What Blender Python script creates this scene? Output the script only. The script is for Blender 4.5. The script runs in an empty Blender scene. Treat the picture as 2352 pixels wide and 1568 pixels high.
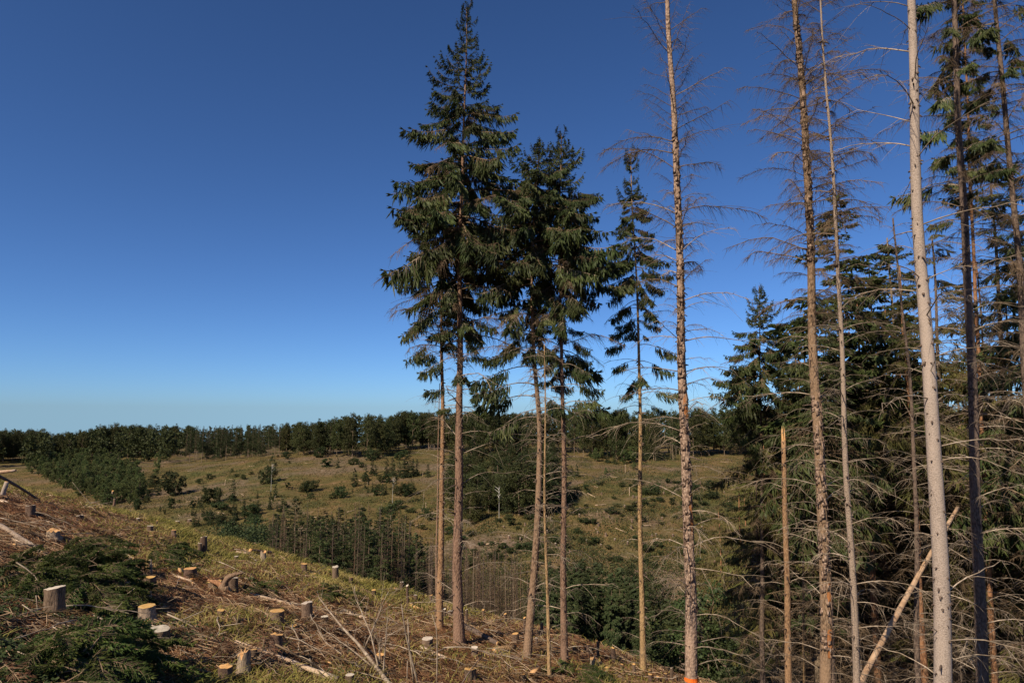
import bpy, math, random
import numpy as np
from mathutils import Vector

rng = np.random.default_rng(11)
random.seed(11)
PI = math.pi
scene = bpy.context.scene
COL = scene.collection

# ---------------------------------------------------------------- camera, world, sun, exposure
F = 24.0 / 36.0 * 2352.0          # focal length in reference pixels (2352 wide)
PITCH = math.radians(6.2)
cam_d = bpy.data.cameras.new('camera')
cam_d.lens = 24.0; cam_d.sensor_width = 36.0; cam_d.clip_start = 0.1; cam_d.clip_end = 8000
cam = bpy.data.objects.new('camera', cam_d); COL.objects.link(cam)
cam.location = (0, 0, 0); cam.rotation_euler = (PI / 2 + PITCH, 0, 0)
scene.camera = cam

SUN_AZ = math.radians(40)         # the sun stands behind the camera, this far to its left
SUN_EL = math.radians(41)
to_sun = Vector((-math.sin(SUN_AZ) * math.cos(SUN_EL), -math.cos(SUN_AZ) * math.cos(SUN_EL), math.sin(SUN_EL)))
world = bpy.data.worlds.new('World'); scene.world = world; world.use_nodes = True
wn = world.node_tree; bg = wn.nodes['Background']
sky = wn.nodes.new('ShaderNodeTexSky'); sky.sky_type = 'NISHITA'; sky.sun_disc = False
sky.sun_elevation = SUN_EL
sky.sun_rotation = math.atan2(to_sun.x, to_sun.y)
sky.altitude = 800; sky.air_density = 0.7; sky.dust_density = 0.9; sky.ozone_density = 6.0
tint = wn.nodes.new('ShaderNodeMix'); tint.data_type = 'RGBA'; tint.blend_type = 'MULTIPLY'; tint.inputs[0].default_value = 1.0
tint.inputs[7].default_value = (.81, .99, 1.13, 1)
wtc = wn.nodes.new('ShaderNodeTexCoord'); wsep = wn.nodes.new('ShaderNodeSeparateXYZ'); wmax = wn.nodes.new('ShaderNodeMath'); wmax.operation = 'MAXIMUM'
wmax.inputs[1].default_value = .012; wcmb = wn.nodes.new('ShaderNodeCombineXYZ')
wn.links.new(wtc.outputs['Generated'], wsep.inputs[0]); wn.links.new(wsep.outputs[2], wmax.inputs[0])
wn.links.new(wsep.outputs[0], wcmb.inputs[0]); wn.links.new(wsep.outputs[1], wcmb.inputs[1]); wn.links.new(wmax.outputs[0], wcmb.inputs[2])
wn.links.new(wcmb.outputs[0], sky.inputs[0])
sgam = wn.nodes.new('ShaderNodeGamma'); sgam.inputs[1].default_value = 1.12
wn.links.new(sky.outputs[0], sgam.inputs[0]); wn.links.new(sgam.outputs[0], tint.inputs[6]); wn.links.new(tint.outputs[2], bg.inputs[0]); bg.inputs[1].default_value = 0.073
sun_d = bpy.data.lights.new('sun', 'SUN'); sun_d.energy = 5.0; sun_d.angle = math.radians(0.53); sun_d.color = (1.0, 0.86, 0.66)
sun = bpy.data.objects.new('sun', sun_d); COL.objects.link(sun)
sun.rotation_euler = to_sun.to_track_quat('Z', 'Y').to_euler()
scene.view_settings.view_transform = 'Standard'; scene.view_settings.look = 'None'
scene.view_settings.exposure = 0.28; scene.view_settings.gamma = 1.0
scene.view_settings.use_curve_mapping = False

# ---------------------------------------------------------------- small maths
def hsh(i, j, s):
    n = (i.astype(np.int64) * 374761393 + j.astype(np.int64) * 668265263 + s * 1274126177) & 0x7fffffff
    n = ((n ^ (n >> 13)) * 1274126177) & 0x7fffffff
    return ((n ^ (n >> 16)) & 0xffff) / 32767.5 - 1.0
def vnoise(x, y, s=0):
    xi = np.floor(x); yi = np.floor(y); fx = x - xi; fy = y - yi
    fx = fx * fx * (3 - 2 * fx); fy = fy * fy * (3 - 2 * fy)
    a = hsh(xi, yi, s); b = hsh(xi + 1, yi, s); c = hsh(xi, yi + 1, s); d = hsh(xi + 1, yi + 1, s)
    return (a * (1 - fx) + b * fx) * (1 - fy) + (c * (1 - fx) + d * fx) * fy
def fbm(x, y, s=0, o=4):
    r = 0; a = 1.0; t = 0
    for k in range(o):
        r = r + a * vnoise(x * 2 ** k + 17.3 * k, y * 2 ** k - 9.1 * k, s + k); t += a; a *= 0.5
    return r / t
def sstep(a, b, x):
    t = np.clip((x - a) / (b - a), 0, 1); return t * t * (3 - 2 * t)
def softplus(x): return np.log1p(np.exp(-np.abs(x))) + np.maximum(x, 0)
def smax(a, b, k): return b + k * softplus((a - b) / k)

_yy = np.arange(-200, 4000, 2.0)
_L = np.interp(_yy, [-200, 90, 120, 150, 200, 250, 300, 340, 450, 800, 1500, 4000], [-45, -43.3, -40.4, -35, -26.5, -20.5, -15.6, -14, -14, -24, -55, -200])
_g = np.exp(-0.5 * (np.arange(-20, 21) / 7.0) ** 2); _g /= _g.sum()
_L = np.convolve(np.pad(_L, 20, mode='edge'), _g, mode='valid')

def crest_s(x, y):
    s1 = .334 * (x + 4) + .942 * (y - 36); s2 = .743 * (x + 4) + .669 * (y - 36)
    return smax(s1, s2, 2.0)
def far_h(x, y):
    L = np.interp(y, _yy, _L)
    s2 = .804 * (x + 10) - .595 * (y - 140)
    spur = 11.5 * sstep(-26, 2, s2) * sstep(70, 105, y) * (1 - sstep(215, 250, y))
    left = -9.5 * sstep(50, 190, -x) * sstep(120, 240, y)
    n = 2.2 * fbm(x / 60, y / 60, 5, 3) + 0.5 * fbm(x / 9, y / 9, 8, 3)
    return L + spur + left + n
def H(x, y):
    x = np.asarray(x, float); y = np.asarray(y, float)
    s = crest_s(x, y); r = np.hypot(x, y)
    near = -3.3 - .261 * x - .2086 * y + 1.6 * np.exp(-(r / 4.5) ** 2)
    nn = sstep(5, 12, r)
    near = near + nn * (0.38 * fbm(x / 6, y / 6, 1, 3) + 0.20 * fbm(x / 1.3, y / 1.3, 2, 4))
    near = near + np.interp(x, [-30, -24, -20, -12, -3.6, 1.4, 6, 20], [0, .1, .55, .68, .9, 1.3, 1.3, 1.3]) * sstep(-14, -2, s)
    near = near - 0.45 * 1.8 * softplus((s - 1.0) / 1.8)
    return smax(near, far_h(x, y), 3.0)
def Hs(x, y): return float(H(np.array([x]), np.array([y]))[0])

def ray(u, v):
    dx = (u - 1176) / F; dz = (784 - v) / F
    c, s = math.cos(PITCH), math.sin(PITCH)
    return Vector((dx, c - s * dz, s + c * dz))
def at(u, v, y):                  # the point seen at (u, v) whose forward distance is y
    d = ray(u, v); return d * (y / d.y)
_T = np.concatenate([np.arange(4, 70, 0.06), np.arange(70, 900, 0.6)])
def hit(u, v):                    # where the line of sight meets the ground
    d = ray(u, v); d = d / d.y
    z = _T * d.z; g = H(_T * d.x, _T)
    k = np.argmax(z <= g)
    if z[k] > g[k]: k = len(_T) - 1
    t = _T[k]; return Vector((t * d.x, t, float(g[k])))
def hit_far(u, v, tmin=100):
    d = ray(u, v); d = d / d.y
    T = np.arange(tmin, 900, 0.6)
    z = T * d.z; g = H(T * d.x, T); k = int(np.argmax(z <= g))
    if z[k] > g[k]: k = 300
    t = T[k]; return Vector((t * d.x, t, float(g[k])))
def z1(x, y): return (x / 1.887 / 1.7415, (1900 + y / 1.887) / 1.7415)
def z2(x, y): return ((1000 + x / 1.887) / 1.7415, (1900 + y / 1.887) / 1.7415)
def z3(x, y): return ((2000 + x / 1.887) / 1.7415, (1900 + y / 1.887) / 1.7415)
def z5(x, y): return (x / 2.352 / 1.7415, (1550 + y / 2.352) / 1.7415)
def z6(x, y): return ((900 + x / 2.24) / 1.7415, (1550 + y / 2.24) / 1.7415)
def z7(x, y): return ((1700 + x / 1.96) / 1.7415, (1550 + y / 1.96) / 1.7415)
ZS = 1 / 1.887 / 1.7415

# ---------------------------------------------------------------- materials
def N(nt, t, **kw):
    n = nt.nodes.new(t)
    for k, v in kw.items(): setattr(n, k, v)
    return n
def ramp(nt, fac, stops):
    r = N(nt, 'ShaderNodeValToRGB')
    el = r.color_ramp.elements
    while len(el) > 1: el.remove(el[-1])
    for i, (p, c) in enumerate(stops):
        e = el[0] if i == 0 else el.new(p)
        e.position = p; e.color = (*c, 1)
    nt.links.new(fac, r.inputs[0]); return r.outputs[0]
def noise(nt, vec, scale, detail=5, rough=.6, stretch=None):
    n = N(nt, 'ShaderNodeTexNoise'); n.inputs['Scale'].default_value = scale
    n.inputs['Detail'].default_value = detail; n.inputs['Roughness'].default_value = rough
    if stretch:
        m = N(nt, 'ShaderNodeMapping'); m.inputs['Scale'].default_value = stretch
        nt.links.new(vec, m.inputs[0]); vec = m.outputs[0]
    nt.links.new(vec, n.inputs['Vector']); return n.outputs['Fac']
def mixc(nt, f, a, b, mode='MIX'):
    m = N(nt, 'ShaderNodeMix', data_type='RGBA', blend_type=mode)
    if isinstance(f, (int, float)): m.inputs[0].default_value = f
    else: nt.links.new(f, m.inputs[0])
    for s, c in ((m.inputs[6], a), (m.inputs[7], b)):
        if isinstance(c, tuple): s.default_value = (*c, 1)
        else: nt.links.new(c, s)
    return m.outputs[2]
def new_mat(name):
    m = bpy.data.materials.new(name); m.use_nodes = True
    nt = m.node_tree; b = nt.nodes['Principled BSDF']; o = nt.nodes['Material Output']
    return m, nt, b, o
def obj_var(nt, col, var, hue=0.0):
    oi = N(nt, 'ShaderNodeObjectInfo')
    mr = N(nt, 'ShaderNodeMapRange'); mr.inputs[3].default_value = 1 - var; mr.inputs[4].default_value = 1 + var
    nt.links.new(oi.outputs['Random'], mr.inputs[0])
    hs = N(nt, 'ShaderNodeHueSaturation'); nt.links.new(mr.outputs[0], hs.inputs['Value'])
    if hue:
        m2 = N(nt, 'ShaderNodeMath', operation='MULTIPLY'); m2.inputs[1].default_value = 7.31
        m3 = N(nt, 'ShaderNodeMath', operation='FRACT'); m4 = N(nt, 'ShaderNodeMapRange')
        m4.inputs[3].default_value = .5 - hue; m4.inputs[4].default_value = .5 + hue
        nt.links.new(oi.outputs['Random'], m2.inputs[0]); nt.links.new(m2.outputs[0], m3.inputs[0]); nt.links.new(m3.outputs[0], m4.inputs[0])
        nt.links.new(m4.outputs[0], hs.inputs['Hue'])
    nt.links.new(col, hs.inputs['Color']); return hs.outputs[0]
def bump(nt, b, h, strength, dist=.02):
    n = N(nt, 'ShaderNodeBump'); n.inputs['Strength'].default_value = strength; n.inputs['Distance'].default_value = dist
    nt.links.new(h, n.inputs['Height']); nt.links.new(n.outputs[0], b.inputs['Normal'])
def simple(name, stops, scale, stretch=None, rough=.85, bmp=0, var=.0, hue=0.0, transl=0, spec=.2, detail=5):
    m, nt, b, o = new_mat(name)
    tc = N(nt, 'ShaderNodeTexCoord').outputs['Object']
    f = noise(nt, tc, scale, detail, .62, stretch)
    c = ramp(nt, f, stops)
    if var: c = obj_var(nt, c, var, hue)
    nt.links.new(c, b.inputs['Base Color']); b.inputs['Roughness'].default_value = rough
    b.inputs['Specular IOR Level'].default_value = spec
    if bmp: bump(nt, b, f, bmp)
    if transl:
        t = N(nt, 'ShaderNodeBsdfTranslucent'); nt.links.new(c, t.inputs[0])
        mx = N(nt, 'ShaderNodeMixShader'); mx.inputs[0].default_value = transl
        nt.links.new(b.outputs[0], mx.inputs[1]); nt.links.new(t.outputs[0], mx.inputs[2]); nt.links.new(mx.outputs[0], o.inputs[0])
    return m
def bark(name, dark, mid, light, vs=26, stretch=(1, 1, .45), bmp=.8, var=.0, moss=None):
    m, nt, b, o = new_mat(name)
    tc = N(nt, 'ShaderNodeTexCoord').outputs['Object']
    mp = N(nt, 'ShaderNodeMapping'); mp.inputs['Scale'].default_value = stretch; nt.links.new(tc, mp.inputs[0])
    nz = N(nt, 'ShaderNodeTexNoise'); nz.inputs['Scale'].default_value = 9; nz.inputs['Detail'].default_value = 4
    nt.links.new(mp.outputs[0], nz.inputs['Vector'])
    wv = N(nt, 'ShaderNodeVectorMath', operation='MULTIPLY_ADD'); wv.inputs[1].default_value = (.06, .06, .06)
    nt.links.new(nz.outputs['Color'], wv.inputs[0]); nt.links.new(mp.outputs[0], wv.inputs[2])
    vo = N(nt, 'ShaderNodeTexVoronoi'); vo.inputs['Scale'].default_value = vs; nt.links.new(wv.outputs[0], vo.inputs['Vector'])
    big = noise(nt, tc, 1.6, 5, .6, (1, 1, .5)); fine = noise(nt, tc, 60, 4, .7)
    c1 = ramp(nt, vo.outputs['Distance'], [(.0, light), (.35, mid), (.75, dark)])
    c2 = mixc(nt, ramp(nt, big, [(.38, (0, 0, 0)), (.62, (1, 1, 1))]), mid, c1)
    c3 = mixc(nt, .55, c2, ramp(nt, fine, [(.3, (.45, .45, .45)), (.5, (1, 1, 1)), (.7, (1.35, 1.3, 1.25))]), 'MULTIPLY')
    if moss: c3 = mixc(nt, ramp(nt, noise(nt, tc, 2.3, 6, .7), [(.52, (0, 0, 0)), (.7, (.7, .7, .7))]), c3, moss)
    if var: c3 = obj_var(nt, c3, var, .01)
    nt.links.new(c3, b.inputs['Base Color']); b.inputs['Roughness'].default_value = .9; b.inputs['Specular IOR Level'].default_value = .15
    bump(nt, b, vo.outputs['Distance'], bmp, -.02)
    return m

M = {}
M['bark_brown'] = bark('bark_brown', (.10, .062, .04), (.27, .175, .115), (.38, .27, .19), var=.12)
M['bark_warm'] = bark('bark_warm', (.13, .075, .04), (.36, .225, .12), (.46, .31, .18), var=.12)
M['bark_pale'] = bark('bark_pale', (.22, .175, .145), (.40, .325, .275), (.48, .395, .34), vs=40, stretch=(1, 1, 1.5), bmp=.3)
M['bark_greybrown'] = bark('bark_greybrown', (.15, .11, .085), (.33, .255, .20), (.42, .335, .27), vs=34, stretch=(1, 1, 1.2), bmp=.5)
M['bark_flaky'] = bark('bark_flaky', (.09, .055, .04), (.36, .25, .185), (.58, .47, .38), vs=15, stretch=(1, 1, .8), bmp=1.0)
M['bark_dark'] = bark('bark_dark', (.05, .038, .033), (.16, .115, .09), (.22, .16, .13), vs=22)
M['bark_red'] = bark('bark_red', (.10, .045, .025), (.33, .17, .09), (.44, .27, .16), vs=18)
M['bark_far'] = bark('bark_far', (.11, .08, .055), (.25, .185, .13), (.36, .28, .2), var=.3)
M['birch'] = simple('birch_bark', [(.3, (.16, .14, .12)), (.45, (.42, .40, .36)), (.7, (.52, .50, .46))], 3, (1, 1, 4))
M['stump_bark'] = bark('stump_bark', (.07, .045, .032), (.21, .14, .10), (.34, .25, .19), vs=7, stretch=(2.2, 2.2, .8), var=.25)
M['stump_pale'] = bark('stump_pale', (.2, .14, .09), (.42, .33, .24), (.55, .46, .36), vs=5, stretch=(3, 3, .5), var=.15)
M['branch'] = simple('dead_branch', [(.3, (.12, .088, .062)), (.5, (.26, .20, .145)), (.7, (.42, .345, .27))], 6, var=.35)
M['branch_brown'] = simple('dead_twig', [(.3, (.085, .056, .034)), (.55, (.18, .125, .078)), (.75, (.29, .215, .14))], 6, var=.35)
M['branch_dark'] = simple('dark_twig', [(.3, (.05, .034, .022)), (.55, (.10, .068, .044)), (.75, (.17, .12, .08))], 6, var=.4)
M['needle'] = simple('needle_green', [(.3, (.028, .042, .014)), (.5, (.062, .084, .026)), (.72, (.115, .128, .042))], 2.2, rough=.55, var=.30, hue=.018, transl=.14, spec=.3)
M['needle_far'] = simple('needle_dark', [(.3, (.026, .038, .016)), (.5, (.050, .068, .026)), (.72, (.082, .098, .038))], .9, rough=.6, var=.25, hue=.015, transl=.1)
M['needle_dry'] = simple('needle_dry', [(.3, (.085, .065, .024)), (.5, (.125, .115, .036)), (.72, (.15, .165, .05))], 1.2, rough=.7, var=.3, hue=.02, transl=.12)
M['needle_cut'] = simple('needle_cut', [(.3, (.026, .042, .010)), (.5, (.062, .088, .020)), (.72, (.125, .135, .034))], 3, rough=.6, var=.3, hue=.02, transl=.14)
M['needle_brown'] = simple('needle_brown', [(.3, (.06, .034, .018)), (.5, (.13, .072, .036)), (.72, (.20, .115, .06))], 2, rough=.8, var=.4, hue=.02)
M['leaf'] = simple('leaf_green', [(.3, (.028, .036, .013)), (.5, (.054, .062, .021)), (.72, (.092, .094, .033))], .45, rough=.6, var=.28, hue=.03, transl=.2)
M['leaf_young'] = simple('leaf_young', [(.3, (.050, .072, .024)), (.5, (.092, .118, .040)), (.72, (.14, .16, .056))], .9, rough=.6, var=.22, hue=.02, transl=.22)
M['leaf_shrub'] = simple('leaf_shrub', [(.3, (.024, .036, .013)), (.5, (.046, .060, .021)), (.72, (.082, .090, .032))], 1.6, rough=.65, var=.35, hue=.035, transl=.18)
M['bramble'] = simple('bramble_leaf', [(.3, (.022, .035, .014)), (.5, (.048, .068, .026)), (.72, (.10, .11, .040))], 7, rough=.75, transl=.15, spec=.1)
M['grass'] = simple('grass_blade', [(.3, (.13, .135, .026)), (.5, (.25, .215, .055)), (.7, (.42, .31, .125))], .7, rough=.7, transl=.25)
M['grass_far'] = simple('grass_far', [(.32, (.066, .072, .020)), (.5, (.125, .100, .034)), (.68, (.19, .125, .055))], .09, rough=.8, transl=.15)
M['litter'] = simple('twig_litter', [(.3, (.070, .030, .015)), (.5, (.20, .095, .046)), (.62, (.31, .175, .095)), (.78, (.48, .33, .21))], 1.6, rough=.85, detail=8)
M['stick'] = simple('dry_stick', [(.3, (.14, .078, .042)), (.5, (.30, .195, .115)), (.7, (.54, .40, .27))], .9, detail=8)
M['chip'] = simple('wood_chip', [(.3, (.32, .2, .11)), (.5, (.52, .36, .22)), (.7, (.68, .52, .36))], 1.4, rough=.8)
M['wood_fresh'] = simple('split_wood', [(.3, (.36, .17, .06)), (.5, (.56, .32, .14)), (.7, (.7, .46, .25))], 3, (6, 6, 1), rough=.75, bmp=.2)
M['wood_peeled'] = simple('peeled_wood', [(.28, (.22, .12, .07)), (.42, (.38, .25, .16)), (.55, (.56, .42, .30)), (.7, (.66, .53, .41))], 3.2, rough=.75, bmp=.15, var=.15)
M['wood_tan'] = simple('tan_wood', [(.28, (.18, .10, .06)), (.45, (.36, .23, .14)), (.7, (.52, .37, .25))], 2.2, rough=.8, bmp=.2)
M['wood_orange'] = simple('exposed_wood', [(.3, (.20, .065, .02)), (.5, (.42, .17, .06)), (.7, (.58, .30, .13))], 2, (9, 9, 1), rough=.7, bmp=.2)
M['paint'] = simple('orange_paint', [(.3, (.75, .13, .015)), (.7, (.9, .2, .03))], 12, rough=.6)
def cut_mat(name, a, b_, c):
    m, nt, b, o = new_mat(name)
    tc = N(nt, 'ShaderNodeTexCoord').outputs['Object']
    w = N(nt, 'ShaderNodeTexWave', wave_type='RINGS', rings_direction='Z'); w.inputs['Scale'].default_value = 5
    w.inputs['Distortion'].default_value = 1.2; w.inputs['Detail'].default_value = 3
    nt.links.new(tc, w.inputs['Vector'])
    n = noise(nt, tc, 2.4, 6, .65)
    c1 = ramp(nt, n, [(.3, a), (.5, b_), (.7, c)])
    c2 = mixc(nt, .3, c1, ramp(nt, w.outputs['Fac'], [(0, (.6, .55, .5)), (1, (1.1, 1.1, 1.1))]), 'MULTIPLY')
    c2 = obj_var(nt, c2, .14, .008)
    nt.links.new(c2, b.inputs['Base Color']); b.inputs['Roughness'].default_value = .8; b.inputs['Specular IOR Level'].default_value = .15
    bump(nt, b, n, .2, .05)
    return m
M['cut_fresh'] = cut_mat('cut_fresh', (.42, .21, .07), (.64, .37, .13), (.70, .48, .25))
M['cut_pale'] = cut_mat('cut_pale', (.36, .29, .22), (.56, .48, .38), (.66, .58, .48))

def ground_mat():
    m, nt, b, o = new_mat('forest_soil')
    tc = N(nt, 'ShaderNodeTexCoord').outputs['Object']
    def attr(n):
        a = N(nt, 'ShaderNodeAttribute'); a.attribute_name = n; return a.outputs['Fac']
    f1 = noise(nt, tc, 2.2, 8, .68); f2 = noise(nt, tc, 14, 6, .7)
    lit = ramp(nt, f1, [(.3, (.050, .023, .012)), (.45, (.13, .058, .028)), (.58, (.21, .105, .053)), (.72, (.30, .18, .10))])
    lit = mixc(nt, .6, lit, ramp(nt, f2, [(.3, (.5, .48, .45)), (.55, (1, 1, 1)), (.72, (1.7, 1.6, 1.5))]), 'MULTIPLY')
    gr = ramp(nt, noise(nt, tc, 1.2, 7, .65), [(.3, (.065, .058, .020)), (.5, (.125, .105, .036)), (.7, (.21, .155, .072))])
    near = mixc(nt, attr('grass'), lit, gr)
    a1 = noise(nt, tc, .022, 6, .6); a2 = noise(nt, tc, .16, 7, .68); a3 = noise(nt, tc, .9, 5, .7)
    fa = ramp(nt, a1, [(.35, (.078, .080, .025)), (.5, (.125, .086, .034)), (.62, (.145, .074, .033))])
    fb = ramp(nt, a2, [(.32, (.034, .042, .014)), (.45, (.080, .080, .025)), (.58, (.145, .098, .042)), (.72, (.26, .18, .11))])
    far = mixc(nt, .65, fa, fb)
    far = mixc(nt, .7, far, ramp(nt, a3, [(.3, (.4, .42, .4)), (.5, (1, 1, 1)), (.7, (1.6, 1.5, 1.45))]), 'MULTIPLY')
    sl = ramp(nt, noise(nt, tc, .8, 7, .75), [(.35, (.06, .045, .028)), (.5, (.13, .09, .06)), (.62, (.23, .17, .13)), (.7, (.32, .26, .21))])
    far = mixc(nt, attr('slash'), far, sl)
    c = mixc(nt, attr('far'), near, far)
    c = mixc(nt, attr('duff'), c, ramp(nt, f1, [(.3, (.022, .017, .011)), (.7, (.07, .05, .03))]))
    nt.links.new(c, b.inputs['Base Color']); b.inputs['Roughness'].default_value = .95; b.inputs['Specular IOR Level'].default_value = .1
    bump(nt, b, f2, .5, .05)
    return m
M['ground'] = ground_mat()

# ---------------------------------------------------------------- mesh helpers
class MB:
    def __init__(s): s.v = []; s.f = []; s.n = 0
    def add(s, V, Fc, mi=0):
        V = np.asarray(V, np.float32).reshape(-1, 3); Fc = np.asarray(Fc, np.int64)
        s.v.append(V); s.f.append((Fc + s.n, mi)); s.n += len(V)
    def tubes(s, P, R, S=3, mi=0, cap=False, jit=None):
        P = np.asarray(P, float); R = np.asarray(R, float)
        if P.ndim == 2: P = P[None]; R = R[None]
        n, K, _ = P.shape
        T = np.gradient(P, axis=1); T /= np.linalg.norm(T, axis=2, keepdims=True) + 1e-9
        mean = T.mean(1, keepdims=True)
        ref = np.where(np.abs(mean[..., 2:3]) > .75, np.array([1., 0, 0]), np.array([0, 0, 1.]))
        A = np.cross(T, np.broadcast_to(ref, T.shape)); A /= np.linalg.norm(A, axis=2, keepdims=True) + 1e-9
        B = np.cross(A, T)
        an = np.arange(S) * 2 * PI / S
        rad = R[:, :, None] * (np.ones((1, 1, S)) if jit is None else jit)
        V = P[:, :, None, :] + rad[..., None] * (np.cos(an)[None, None, :, None] * A[:, :, None, :] + np.sin(an)[None, None, :, None] * B[:, :, None, :])
        idx = np.arange(n * K * S).reshape(n, K, S)
        a = idx[:, :-1, :]; b = idx[:, 1:, :]
        q = np.stack([a, np.roll(a, -1, 2), np.roll(b, -1, 2), b], -1).reshape(-1, 4)
        base = s.n
        s.add(V, q, mi)
        if cap:
            for k in (0, K - 1):
                for i in range(n):
                    ring = idx[i, k] + base
                    c = P[i, k]; s.v.append(np.array([c], np.float32)); ci = s.n; s.n += 1
                    t = np.stack([ring, np.roll(ring, -1), np.full(S, ci)], -1)
                    if k == 0: t = t[:, ::-1]
                    s.f.append((t, mi if cap is True else cap))
    def blades(s, P, D, Nn, L, W, mi=0, cross=True, mid=.4):
        P = np.asarray(P, float); D = D / (np.linalg.norm(D, axis=1, keepdims=True) + 1e-9)
        A = np.cross(D, Nn); A /= np.linalg.norm(A, axis=1, keepdims=True) + 1e-9
        L = np.asarray(L, float).reshape(-1, 1); W = np.asarray(W, float).reshape(-1, 1)
        for k in range(2 if cross else 1):
            E = A if k == 0 else np.cross(D, A)
            V = np.stack([P, P + D * L * mid + E * W, P + D * L, P + D * L * mid - E * W], 1).reshape(-1, 3)
            s.add(V, np.arange(len(V)).reshape(-1, 4), mi)
    def cat(s):
        return np.concatenate(s.v), s.f
    def mesh(s, name, mats, smooth=True):
        V = np.concatenate(s.v)
        me = bpy.data.meshes.new(name)
        me.vertices.add(len(V)); me.vertices.foreach_set('co', V.ravel().astype(np.float32))
        li = np.concatenate([f.ravel() for f, _ in s.f]); tot = np.concatenate([np.full(len(f), f.shape[1]) for f, _ in s.f])
        mi = np.concatenate([np.full(len(f), m) for f, m in s.f])
        me.loops.add(len(li)); me.loops.foreach_set('vertex_index', li.astype(np.int32))
        st = np.zeros(len(tot), np.int64); st[1:] = np.cumsum(tot)[:-1]
        me.polygons.add(len(tot)); me.polygons.foreach_set('loop_start', st.astype(np.int32))
        me.polygons.foreach_set('material_index', mi.astype(np.int32))
        if smooth: me.polygons.foreach_set('use_smooth', np.ones(len(tot), bool))
        for m in mats: me.materials.append(M[m])
        me.update(calc_edges=True)
        return me
def xform(V, loc, az, el, roll, sc):
    ca, sa, ce, se, cr, sr = math.cos(az), math.sin(az), math.cos(el), math.sin(el), math.cos(roll), math.sin(roll)
    Rx = np.array([[1, 0, 0], [0, cr, -sr], [0, sr, cr]]); Ry = np.array([[ce, 0, -se], [0, 1, 0], [se, 0, ce]]); Rz = np.array([[ca, -sa, 0], [sa, ca, 0], [0, 0, 1]])
    return (V * sc) @ (Rz @ Ry @ Rx).T + np.asarray(loc)

def obj(name, me, parent=None, loc=(0, 0, 0), rot=(0, 0, 0), sc=(1, 1, 1)):
    o = bpy.data.objects.new(name, me); COL.objects.link(o)
    if parent is not None: o.parent = parent
    o.location = loc; o.rotation_euler = rot
    o.scale = (sc, sc, sc) if isinstance(sc, (int, float)) else sc
    return o
def tag(o, label=None, cat=None, group=None, kind=None):
    if label: o['label'] = label
    if cat: o['category'] = cat
    if group: o['group'] = group
    if kind: o['kind'] = kind
    return o
def thing(name, loc, label, cat, group=None, rz=0.0, sc=1.0):
    return tag(obj(name, None, None, loc, (0, 0, rz), sc), label, cat, group)

# ---------------------------------------------------------------- ground sheet
def ground():
    th = np.concatenate([np.linspace(-180, -52, 40, endpoint=False), np.linspace(-52, 52, 560, endpoint=False), np.linspace(52, 180, 41)])
    rr = [0.0, 1.5, 3, 4.5, 6, 7.0]
    while rr[-1] < 3500: rr.append(rr[-1] + max(.14, min(rr[-1] * .0125, 60)) if rr[-1] < 60 else rr[-1] * 1.022)
    rr = np.array(rr)
    TH, RR = np.meshgrid(np.radians(th), rr, indexing='ij')
    X = RR * np.sin(TH); Y = RR * np.cos(TH); Z = H(X, Y)
    a, b = X.shape
    idx = np.arange(a * b).reshape(a, b)
    q = np.stack([idx[:-1, :-1], idx[:-1, 1:], idx[1:, 1:], idx[1:, :-1]], -1).reshape(-1, 4)
    mb = MB(); mb.add(np.stack([X, Y, Z], -1), q[:, ::-1])
    me = mb.mesh('ground', ['ground'])
    x, y = X.ravel(), Y.ravel(); s = crest_s(x, y)
    at_ = {'grass': grassiness(x, y), 'far': sstep(8, 25, s), 'slash': slashiness(x, y),
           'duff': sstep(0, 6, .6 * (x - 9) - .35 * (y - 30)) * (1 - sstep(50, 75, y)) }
    for k, v in at_.items():
        t = me.attributes.new(k, 'FLOAT', 'POINT'); t.data.foreach_set('value', v.astype(np.float32))
    tag(obj('ground', me), kind='structure')
def grassiness(x, y):
    s = crest_s(x, y)
    g = sstep(-15, -4, s + 5 * fbm(x / 7, y / 7, 31, 3)) * (1 - .85 * sstep(-7, 3, x))
    g = g * (.55 + .45 * sstep(-.25, .2, fbm(x / 2.2, y / 2.2, 33, 3)))
    g2 = .45 * sstep(.18, .48, fbm(x / 4, y / 4, 37, 3))
    return np.clip(np.maximum(g, g2), 0, 1)
def slashiness(x, y):
    n = fbm(x / 22, y / 10, 41, 4)
    spur = sstep(-12, 10, .804 * (x + 10) - .595 * (y - 140)) * sstep(95, 110, y)
    return np.clip(sstep(.12, .4, n) * .7 + .25 * spur * sstep(-.1, .3, fbm(x / 8, y / 8, 43, 3)), 0, 1)
ground()

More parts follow.
